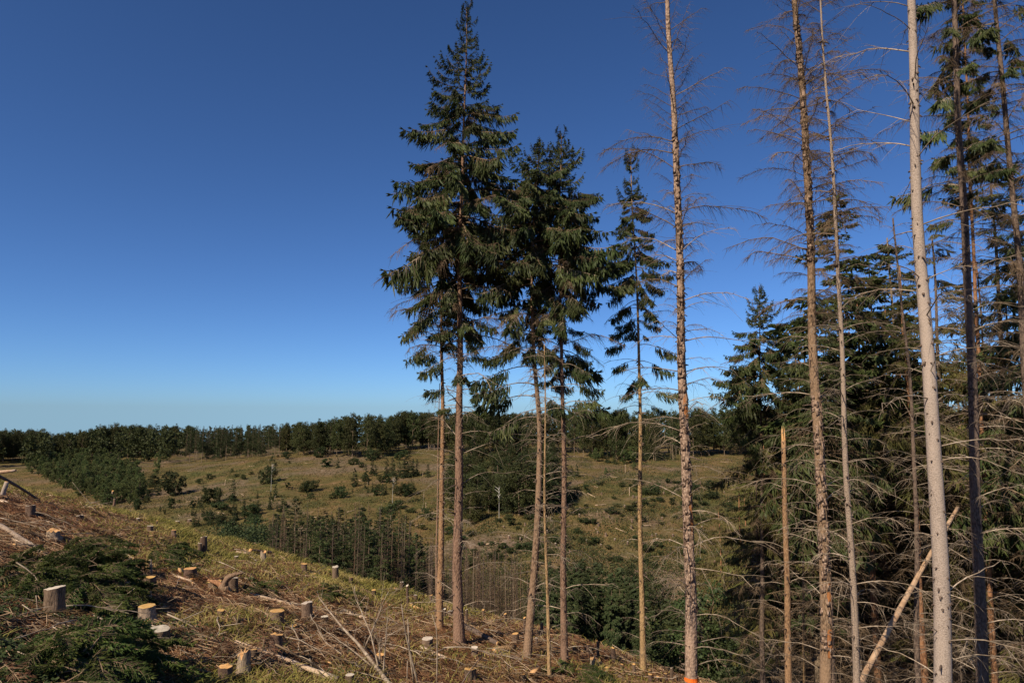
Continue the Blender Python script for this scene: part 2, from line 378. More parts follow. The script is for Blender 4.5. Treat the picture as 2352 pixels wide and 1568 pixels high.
# ---------------------------------------------------------------- foliage building blocks
def bough_arrays(seed, L=2.0, nsec=46, per=8, arch=(.28, -.62, .36), hang=.6, tw=.020, tl=(.10, .26), fine=False, spread=.30, bare=.1):
    r = np.random.default_rng(seed); mb = MB()
    t = np.linspace(0, 1, 9)
    ax = np.stack([L * t, .05 * L * np.sin(t * 3 + r.uniform(0, 6)) * t, L * (arch[0] * t + arch[1] * t ** 2 + arch[2] * t ** 3)], 1)
    mb.tubes(ax, .016 * L / 2 * (1 - t) + .004, 4, 0)
    def P(q): return np.stack([np.interp(q, t, ax[:, k]) for k in range(3)], -1)
    q = np.sort(r.uniform(bare, .97, nsec)); side = np.where(np.arange(nsec) % 2 == 0, 1, -1)
    ls = L * spread * np.clip(np.minimum((q - bare * .6) * 3.0, 1.0) * (1.06 - q) ** .7, .05, 1) * r.uniform(.7, 1.2, nsec)
    fw = r.uniform(.45, .8, nsec)
    d = np.stack([fw, side * np.sqrt(1 - fw ** 2), r.uniform(-.35, .1, nsec)], 1)
    k = np.linspace(0, 1, 5)
    sec = P(q)[:, None, :] + ls[:, None, None] * (d[:, None, :] * k[None, :, None])
    sec[:, :, 2] -= (ls[:, None] * hang * .55) * k[None] ** 2
    mb.tubes(sec, (.006 * (1 - k) + .002)[None].repeat(nsec, 0), 3, 0)
    # twigs on the secondaries: hang down and forward
    ii = np.repeat(np.arange(nsec), per); kk = np.tile(np.linspace(.12, 1, per), nsec) + r.uniform(-.06, .06, nsec * per)
    kk = np.clip(kk, 0, 1)
    base = np.stack([sum(sec[ii, j, c] * np.clip(1 - np.abs(kk * 4 - j), 0, 1) for j in range(5)) for c in range(3)], -1)
    dd = d[ii].copy(); n = len(ii)
    lat = np.cross(dd, np.array([0, 0, 1.])); sg = r.choice([-1, 1], n)[:, None]
    dirs = dd * r.uniform(.2, .9, (n, 1)) + lat * sg * r.uniform(.1, .6, (n, 1)) + np.array([0, 0, -1.]) * (hang * r.uniform(.3, 1.5, (n, 1))) + r.normal(0, .18, (n, 3))
    ln = r.uniform(tl[0], tl[1], n) * (.6 + .8 * np.clip(ls[ii] / (L * spread), .2, 1))
    # twigs along the main axis and the leader tips
    m = int(nsec * .8); qa = r.uniform(bare, 1, m); ba = P(qa)
    da = np.stack([r.uniform(.5, 1, m), r.normal(0, .55, m), r.uniform(-.5, .45, m)], 1)
    base = np.concatenate([base, ba, sec[:, -1, :], P(np.array([.99] * 4))])
    dirs = np.concatenate([dirs, da, d + np.array([0, 0, -hang * .5]), np.array([[1, .0, .4], [1, .5, .1], [1, -.5, .1], [.9, 0, -.1]])])
    ln = np.concatenate([ln, r.uniform(.08, .2, m), r.uniform(tl[0], tl[1], nsec), np.full(4, .16)])
    dirs /= np.linalg.norm(dirs, axis=1, keepdims=True) + 1e-9
    nn = r.normal(0, 1, dirs.shape)
    if not fine:
        mb.blades(base, dirs, nn, ln, r.uniform(.7, 1.25, len(ln)) * tw, 1, cross=True, mid=.45)
    else:
        mb.blades(base, dirs, nn, ln, np.full(len(ln), .004), 1, cross=False, mid=.4)
        for jx in range(9):
            a = np.cross(dirs, nn); a /= np.linalg.norm(a, axis=1, keepdims=True) + 1e-9
            b = np.cross(dirs, a); ph = jx * 2.4 + r.uniform(0, 1, (len(ln), 1))
            nd = dirs * .75 + a * np.cos(ph) + b * np.sin(ph)
            pos = base + dirs * (ln * (jx + .3) / 9)[:, None]
            mb.blades(pos, nd, dirs, r.uniform(.022, .034, len(ln)), np.full(len(ln), .0035), 1, cross=False, mid=.5)
    return mb
def dead_arrays(seed, L=2.0, ntw=16, droop=.35, rise=.25, r0=.0105, twl=(.15, .5), K=8, S=4, TK=4, r1=.0042, twigdown=.7, mb=None):
    r = np.random.default_rng(seed); mb = mb or MB()
    t = np.linspace(0, 1, K)
    wob = np.cumsum(r.normal(0, .026, (K, 3)), 0) * L
    ax = np.stack([L * (t - .12 * t ** 3), .08 * L * np.sin(t * r.uniform(1, 3) + r.uniform(0, 6)) * t, L * (rise * t - droop * t ** 2.2)], 1) + wob * t[:, None]
    mb.tubes(ax, r0 * (1 - t) ** .8 + .0035, S, 0)
    if ntw > 5:
        for _ in range(2):
            i0 = int(r.integers(1, K - 2)); d = np.array([r.uniform(.6, 1), r.choice([-1, 1]) * r.uniform(.25, .7), r.uniform(-.35, .25)]); l2 = L * r.uniform(.25, .55); kk = np.linspace(0, 1, 5)[:, None]
            f_ = ax[i0] + d * l2 * kk + np.array([0, 0, -1.]) * (l2 * r.uniform(.1, .6)) * kk ** 2 + np.cumsum(r.normal(0, .015, (5, 3)), 0) * L * kk
            mb.tubes(f_, np.linspace(r0 * .55, .003, 5), 3, 0)
    if ntw:
        q = r.uniform(.12, 1, ntw); b = np.stack([np.interp(q, t, ax[:, k]) for k in range(3)], -1)
        sg = r.choice([-1, 1], ntw); fw = r.uniform(.2, .9, ntw)
        d = np.stack([fw, sg * r.uniform(.3, 1, ntw), r.uniform(-.5, .35, ntw)], 1)
        ln = r.uniform(twl[0], twl[1], ntw) * L / 2 * (1.15 - .6 * q); k = np.linspace(0, 1, TK)
        tw = b[:, None, :] + ln[:, None, None] * d[:, None, :] * k[None, :, None]
        tw[:, :, 2] -= (ln * twigdown * r.uniform(.3, 1.3, ntw))[:, None] * k[None] ** 2
        tw[:, :, 0] += (ln * r.normal(0, .15, ntw))[:, None] * k[None] ** 2
        mb.tubes(tw, (r1 * (1 - k) + .0014)[None].repeat(ntw, 0), 3, 0)
    return mb

# shared branch meshes of the near trees
BOUGH = [bough_arrays(100 + i, nsec=38, per=8, hang=1.7, arch=[(.25, -.95, .62), (.1, -.75, .6), (.3, -1.1, .75)][i % 3], tw=.018, tl=(.10, .34), spread=.19, bare=.06 + .05 * i).mesh('bough', ['branch_brown', 'needle'], False) for i in range(6)]
BOUGH_UP = [bough_arrays(130 + i, nsec=30, per=5, hang=.95, arch=(.0, -.32, .56), tw=.023, spread=.19, tl=(.10, .24)).mesh('bough', ['branch_brown', 'needle'], False) for i in range(4)]
BOUGH_THIN = [bough_arrays(160 + i, nsec=26, per=8, hang=2.0, arch=(.28, -.95, .5), tw=.020, bare=.38, tl=(.18, .46), spread=.24).mesh('bough', ['branch', 'needle'], False) for i in range(4)]
BOUGH_OLIVE = [bough_arrays(175 + i, nsec=26, per=7, hang=2.0, arch=(.25, -.9, .3), tw=.017, bare=.2, tl=(.16, .42), spread=.22).mesh('bough', ['branch_brown', 'needle_dry'], False) for i in range(3)]
BOUGH_CUT = [bough_arrays(190 + i, L=1.3, nsec=54, per=14, hang=.5, arch=(.25, -.7, .1), spread=.36, tl=(.05, .13), tw=.011).mesh('bough', ['branch_brown', 'needle_cut'], False) for i in range(4)]
D_BARE = [dead_arrays(200 + i, ntw=7, droop=.30 + .06 * (i % 4), rise=.22).mesh('branch', ['branch'], True) for i in range(7)]
D_TWIG = [dead_arrays(230 + i, ntw=84, droop=.34 + .08 * (i % 3), rise=.26, twl=(.10, .42), twigdown=1.1).mesh('branch', ['branch_brown'], True) for i in range(6)]
D_MIX = [dead_arrays(260 + i, ntw=24, droop=.36 + .05 * (i % 3), rise=.24, twl=(.15, .6)).mesh('branch', ['branch'], True) for i in range(6)]
D_UP = [dead_arrays(290 + i, ntw=30, droop=-.05 + .08 * (i % 3), rise=.10, twl=(.15, .55), twigdown=1.3).mesh('branch', ['branch_brown'], True) for i in range(5)]

def trunk_mesh(path, r0, r1, mat, S=14, flare=.35, seed=0, rough=.05, name='trunk'):
    path = np.asarray(path, float)
    d = np.concatenate([[0], np.cumsum(np.linalg.norm(np.diff(path, axis=0), axis=1))]); Lt = d[-1]
    K = max(8, int(Lt / .32)); q = np.linspace(0, Lt, K)
    P = np.stack([np.interp(q, d, path[:, k]) for k in range(3)], 1)
    wv_ = np.sin(q * .55 + seed) * .035 + np.sin(q * 1.3 + seed * 2.1) * .014; env = np.clip(q / 3, 0, 1)
    P[:, 0] += wv_ * env; P[:, 1] += np.cos(q * .6 + seed * 1.7) * .03 * env
    g = np.array([1, 3, 4, 3, 1.]); g /= g.sum()
    for k in range(2): P[:, k] = np.convolve(np.pad(P[:, k], 2, mode='edge'), g, mode='valid')
    t = q / Lt
    R = r0 + (r1 - r0) * t ** .9
    R = R * (1 + flare * np.exp(-q / .45))
    an = np.arange(S) * 2 * PI / S
    jit = 1 + rough * (.6 * fbm(np.cos(an)[None] * 1.5 + q[:, None] * .35 + seed, np.sin(an)[None] * 1.5 + 0 * q[:, None], seed, 3) + .8 * vnoise(np.cos(an)[None] * 3 + seed + 0 * q[:, None], np.sin(an)[None] * 3 + q[:, None] * 1.3, seed + 5))
    jit = jit + .22 * flare * np.exp(-q / .4)[:, None] * np.cos(an * 5 + seed)[None]
    mb = MB(); mb.tubes(P, R, S, 0, cap=True, jit=jit[None])
    return mb.mesh(name, [mat]), P, R
class Trunk:                      # a near tree: root empty, trunk mesh, points along the stem
    def __init__(s, name, pts, w0, w1, mat, label, cat, y=None, up=0.0, taper_top=None, flare=.35, group=None, rough=.05, tipr=None, ys=None):
        if y is None:
            b = hit(*pts[0]); y = b.y
        P = [at(u, v, ys[i] if ys else y) for i, (u, v) in enumerate(pts)]
        d = (P[0] - P[1]).normalized(); p = P[0].copy(); n = 0
        while p.z > Hs(p.x, p.y) - .25 and n < 300: p = p + d * .15; n += 1
        if n: P.insert(0, p)
        P[0].z = min(P[0].z, Hs(P[0].x, P[0].y) - .2)
        if up: P.append(P[-1] + (P[-1] - P[-2]).normalized() * up)
        base = P[0].copy()
        s.root = thing(name, base, label, cat, group); s.y = y; s.base = base
        rel = [(a - base) for a in P]
        vis0, vis1 = (pts[0][1], pts[-1][1])
        r0 = w0 / 2 / F * y; r1 = (w1 / 2 / F * y)
        if up: r1 = max(.012, r1 * (1 - .8 * min(1, up / 8)))
        s.me, s.P, s.R = trunk_mesh([tuple(a) for a in rel], r0, r1, mat, flare=flare, seed=len(bpy.data.objects) % 97, rough=rough)
        s.trunk = obj('trunk', s.me, s.root)
        s.h = s.P[-1, 2]
    def pt(s, z):
        return Vector([float(np.interp(z, s.P[:, 2], s.P[:, k])) for k in range(2)] + [z])
    def rad(s, z): return float(np.interp(z, s.P[:, 2], s.R))
    def zv(s, v): return at(1176, v, s.y).z - s.base.z     # height above the base seen at picture row v
    def branches(s, zlo, zhi, step, n, length, elev, meshes, name='branch', az=None, jz=.1, unit=2.0, inter=.0, seed=None):
        r = random.Random(int(zlo * 100) + len(name) * 7 + int(s.base.x * 31) if seed is None else seed)
        z = zlo
        while z < zhi:
            f = (z - zlo) / max(zhi - zlo, .01)
            a0 = r.uniform(0, 2 * PI); m = n if isinstance(n, int) else max(0, int(n(f) + r.random()))
            for i in range(m):
                a = a0 + i * 2 * PI / max(m, 1) + r.uniform(-.45, .45) if az is None else r.uniform(*az)
                zz = z + r.uniform(-jz, jz) + (r.uniform(0, step) if r.random() < inter else 0)
                L = length(f) * (r.uniform(.52, 1.1) if name == 'bough' else r.uniform(.35, 1.2)); e = elev(f) + r.uniform(-.22, .22)
                if name == 'branch' and r.random() < .18: L *= .3
                p = s.pt(min(max(zz, .1), s.h - .02)); rr = s.rad(p.z) * .8
                p.x += math.cos(a) * rr; p.y += math.sin(a) * rr
                sc = L / unit
                tsc = sc ** .5
                obj(name, r.choice(meshes), s.root, p, (r.uniform(-.35, .35), -e, a), (sc, sc * .5 + tsc * .5 if sc < 1 else sc, sc * .6 + tsc * .4 if sc < 1 else sc))
            z += step * r.uniform(.7, 1.3)
    def stubs(s, zlo, zhi, n, seed=0, L=(.04, .13), mat='bark_dark'):
        r = np.random.default_rng(seed + 5); mb = MB()
        for k in range(n):
            z = r.uniform(zlo, zhi); a = r.uniform(0, 2 * PI); p = s.pt(z); R = s.rad(z)
            d = np.array([math.cos(a), math.sin(a), r.uniform(-.5, .5)]); b = np.array(p) + d * R * .9 * np.array([1, 1, 0])
            l = r.uniform(*L) * (1 if r.random() < .85 else 2.5); rr = r.uniform(.010, .024)
            mb.tubes(np.array([b, b + d * l * .5, b + d * l + np.array([0, 0, -.02])]), np.array([rr * 1.3, rr, rr * .5]), 5, 0, cap=True)
        o = obj('branch_stub', mb.mesh('branch_stub', [mat]), s.root); o['kind'] = 'stuff'
    def flakes(s, zlo, zhi, n, seed=0, mat='bark_flaky', w=(.05, .12), az=(-2.9, -.3)):
        r = np.random.default_rng(seed + 9); mb = MB()
        for k in range(n):
            z = r.uniform(zlo, zhi); a = r.uniform(*az); p = s.pt(z); R = s.rad(z); hw = r.uniform(*w) / R / 2; hh = r.uniform(.04, .14)
            lift = r.uniform(.012, .045)
            V = []
            for (da, dz, l) in ((-hw, hh, .006), (hw, hh * .8, .006), (-hw * .8, 0, lift * .35 + .004), (hw * 1.1, 0, lift * .3 + .004), (-hw * .7, -hh, lift), (hw * .9, -hh * .7, lift)):
                V.append((p.x + math.cos(a + da) * (R + l), p.y + math.sin(a + da) * (R + l), z + dz))
            V = np.array(V); V2 = V.copy(); cen = np.array([p.x, p.y, 0]); o_ = (V - cen); o_[:, 2] = 0; o_ /= np.linalg.norm(o_, axis=1, keepdims=True); V2 = V + o_ * .006
            mb.add(np.concatenate([V, V2]), [[0, 1, 3, 2], [2, 3, 5, 4], [6, 8, 9, 7], [8, 10, 11, 9], [4, 5, 11, 10], [0, 2, 8, 6], [2, 4, 10, 8], [1, 7, 9, 3], [3, 9, 11, 5]])
        o = obj('peeling_bark', mb.mesh('peeling_bark', [mat], False), s.root); o['kind'] = 'stuff'
    def patch(s, zlo, zhi, a0, a1, mat, name, proud=.004, label=None, ragged=.3, seed=0):
        r = np.random.default_rng(seed); nz = max(4, int((zhi - zlo) / .06)); V = []
        na = 7
        for i, z in enumerate(np.linspace(zlo, zhi, nz)):
            p = s.pt(z); R = s.rad(z) * 1.05 + proud; k = math.sin(PI * (i + .5) / nz) ** .3
            m = (a0 + a1) / 2; h = (a1 - a0) / 2 * k
            l = m - h * (1 + ragged * r.uniform(-1, 1)); q = m + h * (1 + ragged * r.uniform(-1, 1))
            for a in np.linspace(l, q, na): V.append((p.x + math.cos(a) * R, p.y + math.sin(a) * R, z))
        idx = np.arange(nz * na).reshape(nz, na)
        q = np.stack([idx[:-1, :-1], idx[:-1, 1:], idx[1:, 1:], idx[1:, :-1]], -1).reshape(-1, 4)
        mb = MB(); mb.add(V, q); o = obj(name, mb.mesh(name, [mat]), s.root)
        if label: o['label'] = label

def lerp(a, b): return lambda f: a + (b - a) * f
def crown(tr, vtop, vbot, rmax, n_up=5, step=.33, thinout=1.38, thin=True, prof=.85, vfull=None, elev=(-.25, .55), dens=5, gap=0.0):
    """live crown: boughs from vbot (picture row) up to the tip; length grows downwards from the tip"""
    zt = tr.h; rmax = rmax * 1.1; step *= thinout; dens -= 1; n_up -= 1; zb = tr.zv(vbot); zs = tr.zv(vfull) if vfull else zb
    span = zt - zs
    ln = lambda z: max(.22, rmax * min(1.0, ((zt - z) / span)) ** prof)
    z0, z1 = zs, zt - .25
    H_ = zt - zb
    zm = zt - (zt - zs) * .38
    tr.branches(z0, zm, step, dens, lambda f: ln(z0 + f * (zm - z0)), lambda f: elev[0] + (0.12 - elev[0]) * f, BOUGH, 'bough', jz=.17)
    tr.branches(zm, z1, step * .95, n_up, lambda f: ln(zm + f * (z1 - zm)), lambda f: .15 + (elev[1] - .15) * f, BOUGH_UP, 'bough', jz=.1)
    tr.branches(zt - .5, zt - .1, .2, 3, lambda f: .42, lambda f: .9, BOUGH_UP, 'bough', jz=.03)
    tr.branches(zb, zm, step, 2, lambda f: ln(zb + f * (zm - zb)) * .8, lambda f: .0, D_TWIG, 'branch', jz=.2)
    if zs > zb + .3:
        tr.branches(zb, zs, step * 1.5, max(2, dens - 2), lambda f: rmax * (.42 + .5 * f), lambda f: elev[0], BOUGH_THIN + BOUGH[:2], 'bough', jz=.2)

# ---------------------------------------------------------------- near standing trees
t1 = Trunk('spruce_tree', [(1055, 1482), (1052, 1300), (1053, 900), (1062, 450), (1070, 17)], 25, 1.2, 'bark_brown',
           'tallest green spruce, pointed crown above all others, standing at the edge of the cleared slope', 'tree')
crown(t1, 15, 760, 2.65, vfull=540, step=.33, dens=7, n_up=7, thinout=1.2)
t1.branches(t1.zv(940), t1.zv(740), .55, 2, lambda f: 1.5, lambda f: .0, BOUGH_THIN, 'bough')
t1.branches(t1.zv(1420), t1.zv(760), .42, 2, lambda f: 2.0 + .3 * f, lambda f: .12, D_BARE + D_MIX[:2], 'branch')
t1.stubs(.6, t1.zv(700), 110, 1)
t2 = Trunk('spruce_tree', [(1010, 1446), (1012, 1200), (1016, 900), (1018, 600), (1022, 395)], 16, 1.5, 'bark_warm',
           'slim green spruce close behind the left side of the tallest spruce, sharing its crown', 'tree')
crown(t2, 395, 800, 2.15, vfull=640, step=.36, dens=6, n_up=6, thinout=1.1)
t2.branches(t2.zv(1420), t2.zv(800), .45, 2, lambda f: .8 + .5 * f, lambda f: .1, D_BARE + D_MIX, 'branch')
t2.stubs(.6, t2.zv(780), 70, 2)
t2b = Trunk('dead_sapling', [(1003, 1425), (1006, 1150), (1007, 880)], 6, 1.5, 'bark_brown',
            'very thin bare dead sapling just left of the slim spruce trunk', 'tree', flare=.1)
t2b.branches(t2b.zv(1400), t2b.zv(900), .3, 2, lambda f: .7, lambda f: .05, D_BARE, 'branch')
t3 = Trunk('spruce_tree', [(1211, 1512), (1222, 1370), (1234, 1180), (1238, 1000), (1228, 820), (1222, 600), (1238, 327)], 20, 1.5, 'bark_brown',
           'dark green spruce with a bent lower trunk, just right of the tallest spruce', 'tree')
crown(t3, 325, 800, 2.35, vfull=560, step=.3, dens=7, n_up=7, thinout=1.1, prof=.75)
t3.branches(t3.zv(950), t3.zv(780), .5, 2, lambda f: 1.9, lambda f: .05, BOUGH_THIN, 'bough')
t3.branches(t3.zv(1420), t3.zv(800), .42, 2, lambda f: 1.5 + .4 * f, lambda f: .1, D_BARE + D_MIX, 'branch')
t3.stubs(.6, t3.zv(760), 70, 3)
t3b = Trunk('dead_sapling', [(1262, 1558), (1257, 1300), (1252, 1000), (1248, 790)], 9.5, 2, 'bark_warm',
            'slender dead pole of a young spruce with drooping twigs between the two dark spruces', 'tree', flare=.1)
t3b.branches(t3b.zv(1500), t3b.zv(820), .32, 3, lambda f: .95, lambda f: .08, D_BARE + D_MIX, 'branch')
t4 = Trunk('spruce_tree', [(1297, 1560), (1294, 1200), (1290, 800), (1286, 500), (1288, 312)], 17, 1.5, 'bark_brown',
           'green spruce with a bushy square tip, right one of the central dark pair', 'tree', y=20.6)
crown(t4, 310, 820, 1.95, vfull=600, step=.3, dens=7, n_up=8, thinout=1.0, prof=.75)
t4.branches(t4.zv(930), t4.zv(800), .5, 2, lambda f: 1.3, lambda f: .05, BOUGH_THIN, 'bough')
t4.branches(t4.zv(1480), t4.zv(840), .45, 2, lambda f: 1.7, lambda f: .1, D_BARE + D_MIX, 'branch')
t4.stubs(.6, t4.zv(760), 70, 4)
t5 = Trunk('spruce_tree', [(1478, 1568), (1473, 1200), (1466, 800), (1458, 550), (1450, 355)], 14, 1.5, 'bark_warm',
           'narrow ragged green spruce with sparse hanging boughs, standing alone left of the peeling dead trunk', 'tree', y=21.5)
crown(t5, 352, 760, 1.3, vfull=640, step=.33, dens=6, n_up=7, thinout=1.0)
t5.branches(t5.zv(930), t5.zv(700), .5, 2, lambda f: 1.1, lambda f: .02, BOUGH_THIN, 'bough')
t5.branches(t5.zv(1500), t5.zv(800), .5, 2, lambda f: .7 + .4 * f, lambda f: .08, D_BARE + D_MIX, 'branch')
t5.stubs(.6, t5.zv(800), 60, 5)

t6 = Trunk('dead_spruce', [(1588, 1567), (1578, 1150), (1566, 750), (1552, 400), (1536, 0)], 27, 12, 'bark_flaky',
           'leafless dead spruce with peeling scaly bark and an orange paint band at its foot', 'tree', y=19.5, up=3.5, rough=.09)
t6.branches(t6.zv(1520), t6.zv(760), .45, 3, lambda f: 1.9 + .2 * f, lambda f: .08 + .1 * f, D_BARE + D_MIX, 'branch')
t6.branches(t6.zv(760), t6.zv(330), .42, 4, lambda f: 2.0, lambda f: .2 + .15 * f, D_MIX + D_TWIG, 'branch')
t6.branches(t6.zv(330), t6.h - .3, .42, 4, lambda f: 2.1 - 1.1 * f, lambda f: .45 + .25 * f, D_UP, 'branch')
t6.flakes(t6.zv(1400), t6.zv(300), 240, 6)
t6.stubs(.6, t6.zv(500), 90, 6)
t6.patch(t6.zv(1562), t6.zv(1553), -3.3, .2, 'paint', 'paint_band', .012, 'orange sprayed paint band round the trunk foot', .05)
t6.patch(t6.zv(960), t6.zv(905), -1.7, -.2, 'wood_orange', 'bare_wood', .006)
t6.patch(t6.zv(1230), t6.zv(1130), -1.4, -.1, 'wood_orange', 'bare_wood', .006, seed=3)
t7 = Trunk('dead_spruce', [(1896, 1568), (1888, 1200), (1868, 700), (1848, 350), (1828, 0)], 27, 15, 'bark_brown',
           'twiggy dead spruce with brown scaly bark and an orange bare patch low on its trunk', 'tree', y=17.5, up=3.5, rough=.08)
t7.branches(t7.zv(1540), t7.zv(720), .42, 3, lambda f: 1.7, lambda f: .08, D_MIX + D_BARE, 'branch')
t7.branches(t7.zv(720), t7.zv(180), .34, 5, lambda f: 1.8, lambda f: .12 + .1 * f, D_TWIG, 'branch')
t7.branches(t7.zv(180), t7.h - .3, .36, 5, lambda f: 1.7 - .9 * f, lambda f: .3 + .3 * f, D_TWIG + D_UP, 'branch')
t7.flakes(t7.zv(1500), t7.zv(900), 130, 7, az=(-2.9, -.2))
t7.flakes(t7.zv(600), t7.zv(50), 130, 17, az=(-2.9, -.2))
t7.stubs(.6, t7.zv(500), 110, 7)
t7.patch(t7.zv(1505), t7.zv(1440), -1.9, -.7, 'wood_orange', 'bare_wood', .006, seed=5)
t7.patch(t7.zv(1380), t7.zv(1335), -1.7, -1.0, 'wood_orange', 'bare_wood', .006, seed=6)
t8 = Trunk('dead_spruce', [(1966, 1568), (1956, 1250), (1934, 800), (1910, 400), (1888, 20)], 17.5, 4, 'bark_greybrown',
           'thin grey dead spruce leaning slightly left, second trunk left of the thick pale one', 'tree', y=15.5, up=1.0, flare=.2)
t8.branches(t8.zv(1540), t8.zv(600), .5, 3, lambda f: 1.5, lambda f: .1, D_BARE + D_MIX, 'branch')
t8.branches(t8.zv(600), t8.h - .3, .36, 4, lambda f: 1.5 - .8 * f, lambda f: .15 + .3 * f, D_TWIG, 'branch')
t8.stubs(.6, t8.h - 1, 110, 8)
t9 = Trunk('dead_spruce', [(2167, 1568), (2152, 1250), (2128, 780), (2110, 400), (2090, 0)], 41, 25, 'bark_pale',
           'thickest pale smooth trunk of a dead spruce in the right half, dotted with dark knots', 'tree', y=12.6, up=6, flare=.25, rough=.03)
t9.branches(t9.zv(1560), t9.h - 2, .85, 3, lambda f: 1.9, lambda f: .14 + .12 * f, D_BARE, 'branch', inter=.5)
t9.branches(t9.zv(800), t9.h - 1, .9, 1, lambda f: 1.8, lambda f: .2, D_MIX, 'branch')
t9.stubs(.6, t9.h - 1, 240, 9, L=(.02, .06))
t10 = Trunk('dead_spruce', [(2258, 1568), (2247, 1250), (2228, 800), (2210, 400), (2190, 0)], 26, 17, 'bark_dark',
            'dark shaded trunk of a dead spruce right of the thick pale one', 'tree', y=17.0, up=5, flare=.25, ys=[16.2, 16.5, 16.9, 17.3, 17.7])
t10.branches(t10.zv(1560), t10.zv(500), .42, 4, lambda f: 1.8, lambda f: .1, D_BARE + D_MIX, 'branch')
t10.branches(t10.zv(500), t10.h - .3, .42, 3, lambda f: 1.8, lambda f: .2, D_TWIG, 'branch')
t10.branches(t10.zv(420), t10.h - .3, .7, 2, lambda f: 1.5, lambda f: .05, BOUGH_THIN, 'bough')
t10.stubs(.6, t10.zv(0), 110, 10)
t11 = Trunk('dead_spruce', [(2284, 1568), (2270, 1250), (2250, 900), (2236, 560), (2224, 300)], 15, 9, 'bark_red',
            'reddish brown trunk half hidden behind the dark shaded trunk', 'tree', y=24, up=7, flare=.2)
t11.branches(t11.zv(1560), t11.zv(500), .5, 3, lambda f: 1.6, lambda f: .1, D_BARE + D_TWIG, 'branch')
t11.branches(t11.zv(500), t11.h - .3, .5, 2, lambda f: 1.6 - f, lambda f: .1, BOUGH_THIN, 'bough')
t11.branches(t11.zv(500), t11.h - .3, .4, 3, lambda f: 1.6, lambda f: .12, D_TWIG, 'branch')
t12 = Trunk('spruce_tree', [(2372, 1100), (2340, 640), (2318, 350), (2290, 40)], 22, 14, 'bark_dark',
            'dark trunk with green boughs above, at the right edge', 'tree', y=17.5, up=6, flare=.2)
t12.branches(t12.zv(1560), t12.zv(420), .42, 4, lambda f: 1.7, lambda f: .12, D_MIX + D_TWIG, 'branch')
t12.branches(t12.zv(420), t12.h - .3, .5, 2, lambda f: 1.8 - f, lambda f: .05, BOUGH_THIN + BOUGH, 'bough')
t12.branches(t12.zv(420), t12.h - .3, .4, 3, lambda f: 1.7, lambda f: .12, D_TWIG, 'branch')
t13 = Trunk('dead_spruce', [(2112, 1568), (2104, 1250), (2088, 850), (2066, 600), (2052, 500)], 14, 3.5, 'bark_dark',
            'thin dark dead spruce left of the thick pale trunk, ending halfway up', 'tree', y=19, flare=.2)
t13.branches(t13.zv(1540), t13.h - .2, .4, 3, lambda f: 1.5 - .5 * f, lambda f: .1, D_MIX + D_BARE, 'branch')
t14 = Trunk('broken_snag', [(1811, 1568), (1808, 1300), (1804, 1100), (1800, 1010)], 16, 10, 'bark_warm',
            'orange brown snag broken off halfway with a splintered top', 'tree', y=21, flare=.2)
t14.branches(t14.zv(1500), t14.h - .3, .5, 2, lambda f: 1.4, lambda f: .05, D_BARE, 'branch')
t14.stubs(.6, t14.h, 50, 14)
def splinter(tr, n=7, seed=0, h=.5, mat='wood_fresh'):
    r = np.random.default_rng(seed); mb = MB(); R = tr.R[-1]; p = tr.P[-1]
    for k in range(n):
        a = r.uniform(0, 2 * PI); b = p + np.array([math.cos(a), math.sin(a), 0]) * R * .6; hh = h * r.uniform(.3, 1)
        b = b - np.array([0, 0, .05])
        mb.tubes(np.array([b, b + np.array([math.cos(a) * .01, math.sin(a) * .01, hh * .6]), b + np.array([math.cos(a) * -.01, .01, hh])]), np.array([R * .45, R * .3, R * .03]), 5, 0)
    obj('splintered_top', mb.mesh('splintered_top', [mat], False), tr.root)
splinter(t14)
t15 = Trunk('dead_sapling', [(1848, 1568), (1842, 1270)], 8, 6, 'bark_warm', 'thin orange pole of a dead young spruce between the snag and the twiggy dead trunk', 'tree', y=27, up=5, flare=.1)
t15.branches(.5, t15.h - .2, .4, 3, lambda f: 1.0, lambda f: .08, D_MIX, 'branch')
t16 = Trunk('spruce_tree', [(1753, 1568), (1750, 1200), (1747, 900), (1745, 655)], 13, 1.2, 'bark_dark',
            'short bushy green spruce with a cone shaped top, right of the peeling trunk', 'tree', y=27.5)
crown(t16, 652, 1060, 2.0, vfull=900, step=.27, dens=7, n_up=8, prof=.8, thinout=1.0)
t16.branches(t16.zv(1250), t16.zv(1000), .3, 4, lambda f: 1.8, lambda f: -.1, D_TWIG + BOUGH_OLIVE, 'branch')
t16.branches(t16.zv(1560), t16.zv(1250), .4, 3, lambda f: 1.7, lambda f: .05, D_TWIG, 'branch')

# thin poles and trunks further inside the right hand wood
for i, (u, v0, vt, w, y, mt, lab) in enumerate([
        (2078, 1568, 700, 7, 30, 'bark_red', 'thin reddish pole between the grey leaning trunk and the dark thin one'),
        (2190, 1568, 900, 6, 33, 'bark_warm', 'thin orange pole just right of the thick pale trunk'),
        (2300, 1568, 600, 8, 29, 'bark_red', 'thin red pole right of the reddish brown trunk'),
        (1925, 1568, 900, 6, 31, 'bark_warm', 'thin brown pole between the twiggy dead spruce and the grey leaning trunk'),
        (1788, 1568, 1180, 6, 33, 'bark_warm', 'thin short brown pole left of the broken snag'),
        (2035, 1568, 1000, 6, 34, 'bark_dark', 'thin dark pole in front of the deep wood, right of the grey leaning trunk')]):
    t = Trunk('dead_spruce', [(u, v0), (u - (u - 1176) * .025, (v0 + vt) / 2), (u - (u - 1176) * .05, vt)], w, 3, mt, lab, 'tree', y=y, flare=.1)
    t.branches(.8, t.h - .2, .5, 4, lambda f: 1.7 - .8 * f, lambda f: .1, D_MIX + D_TWIG, 'branch')

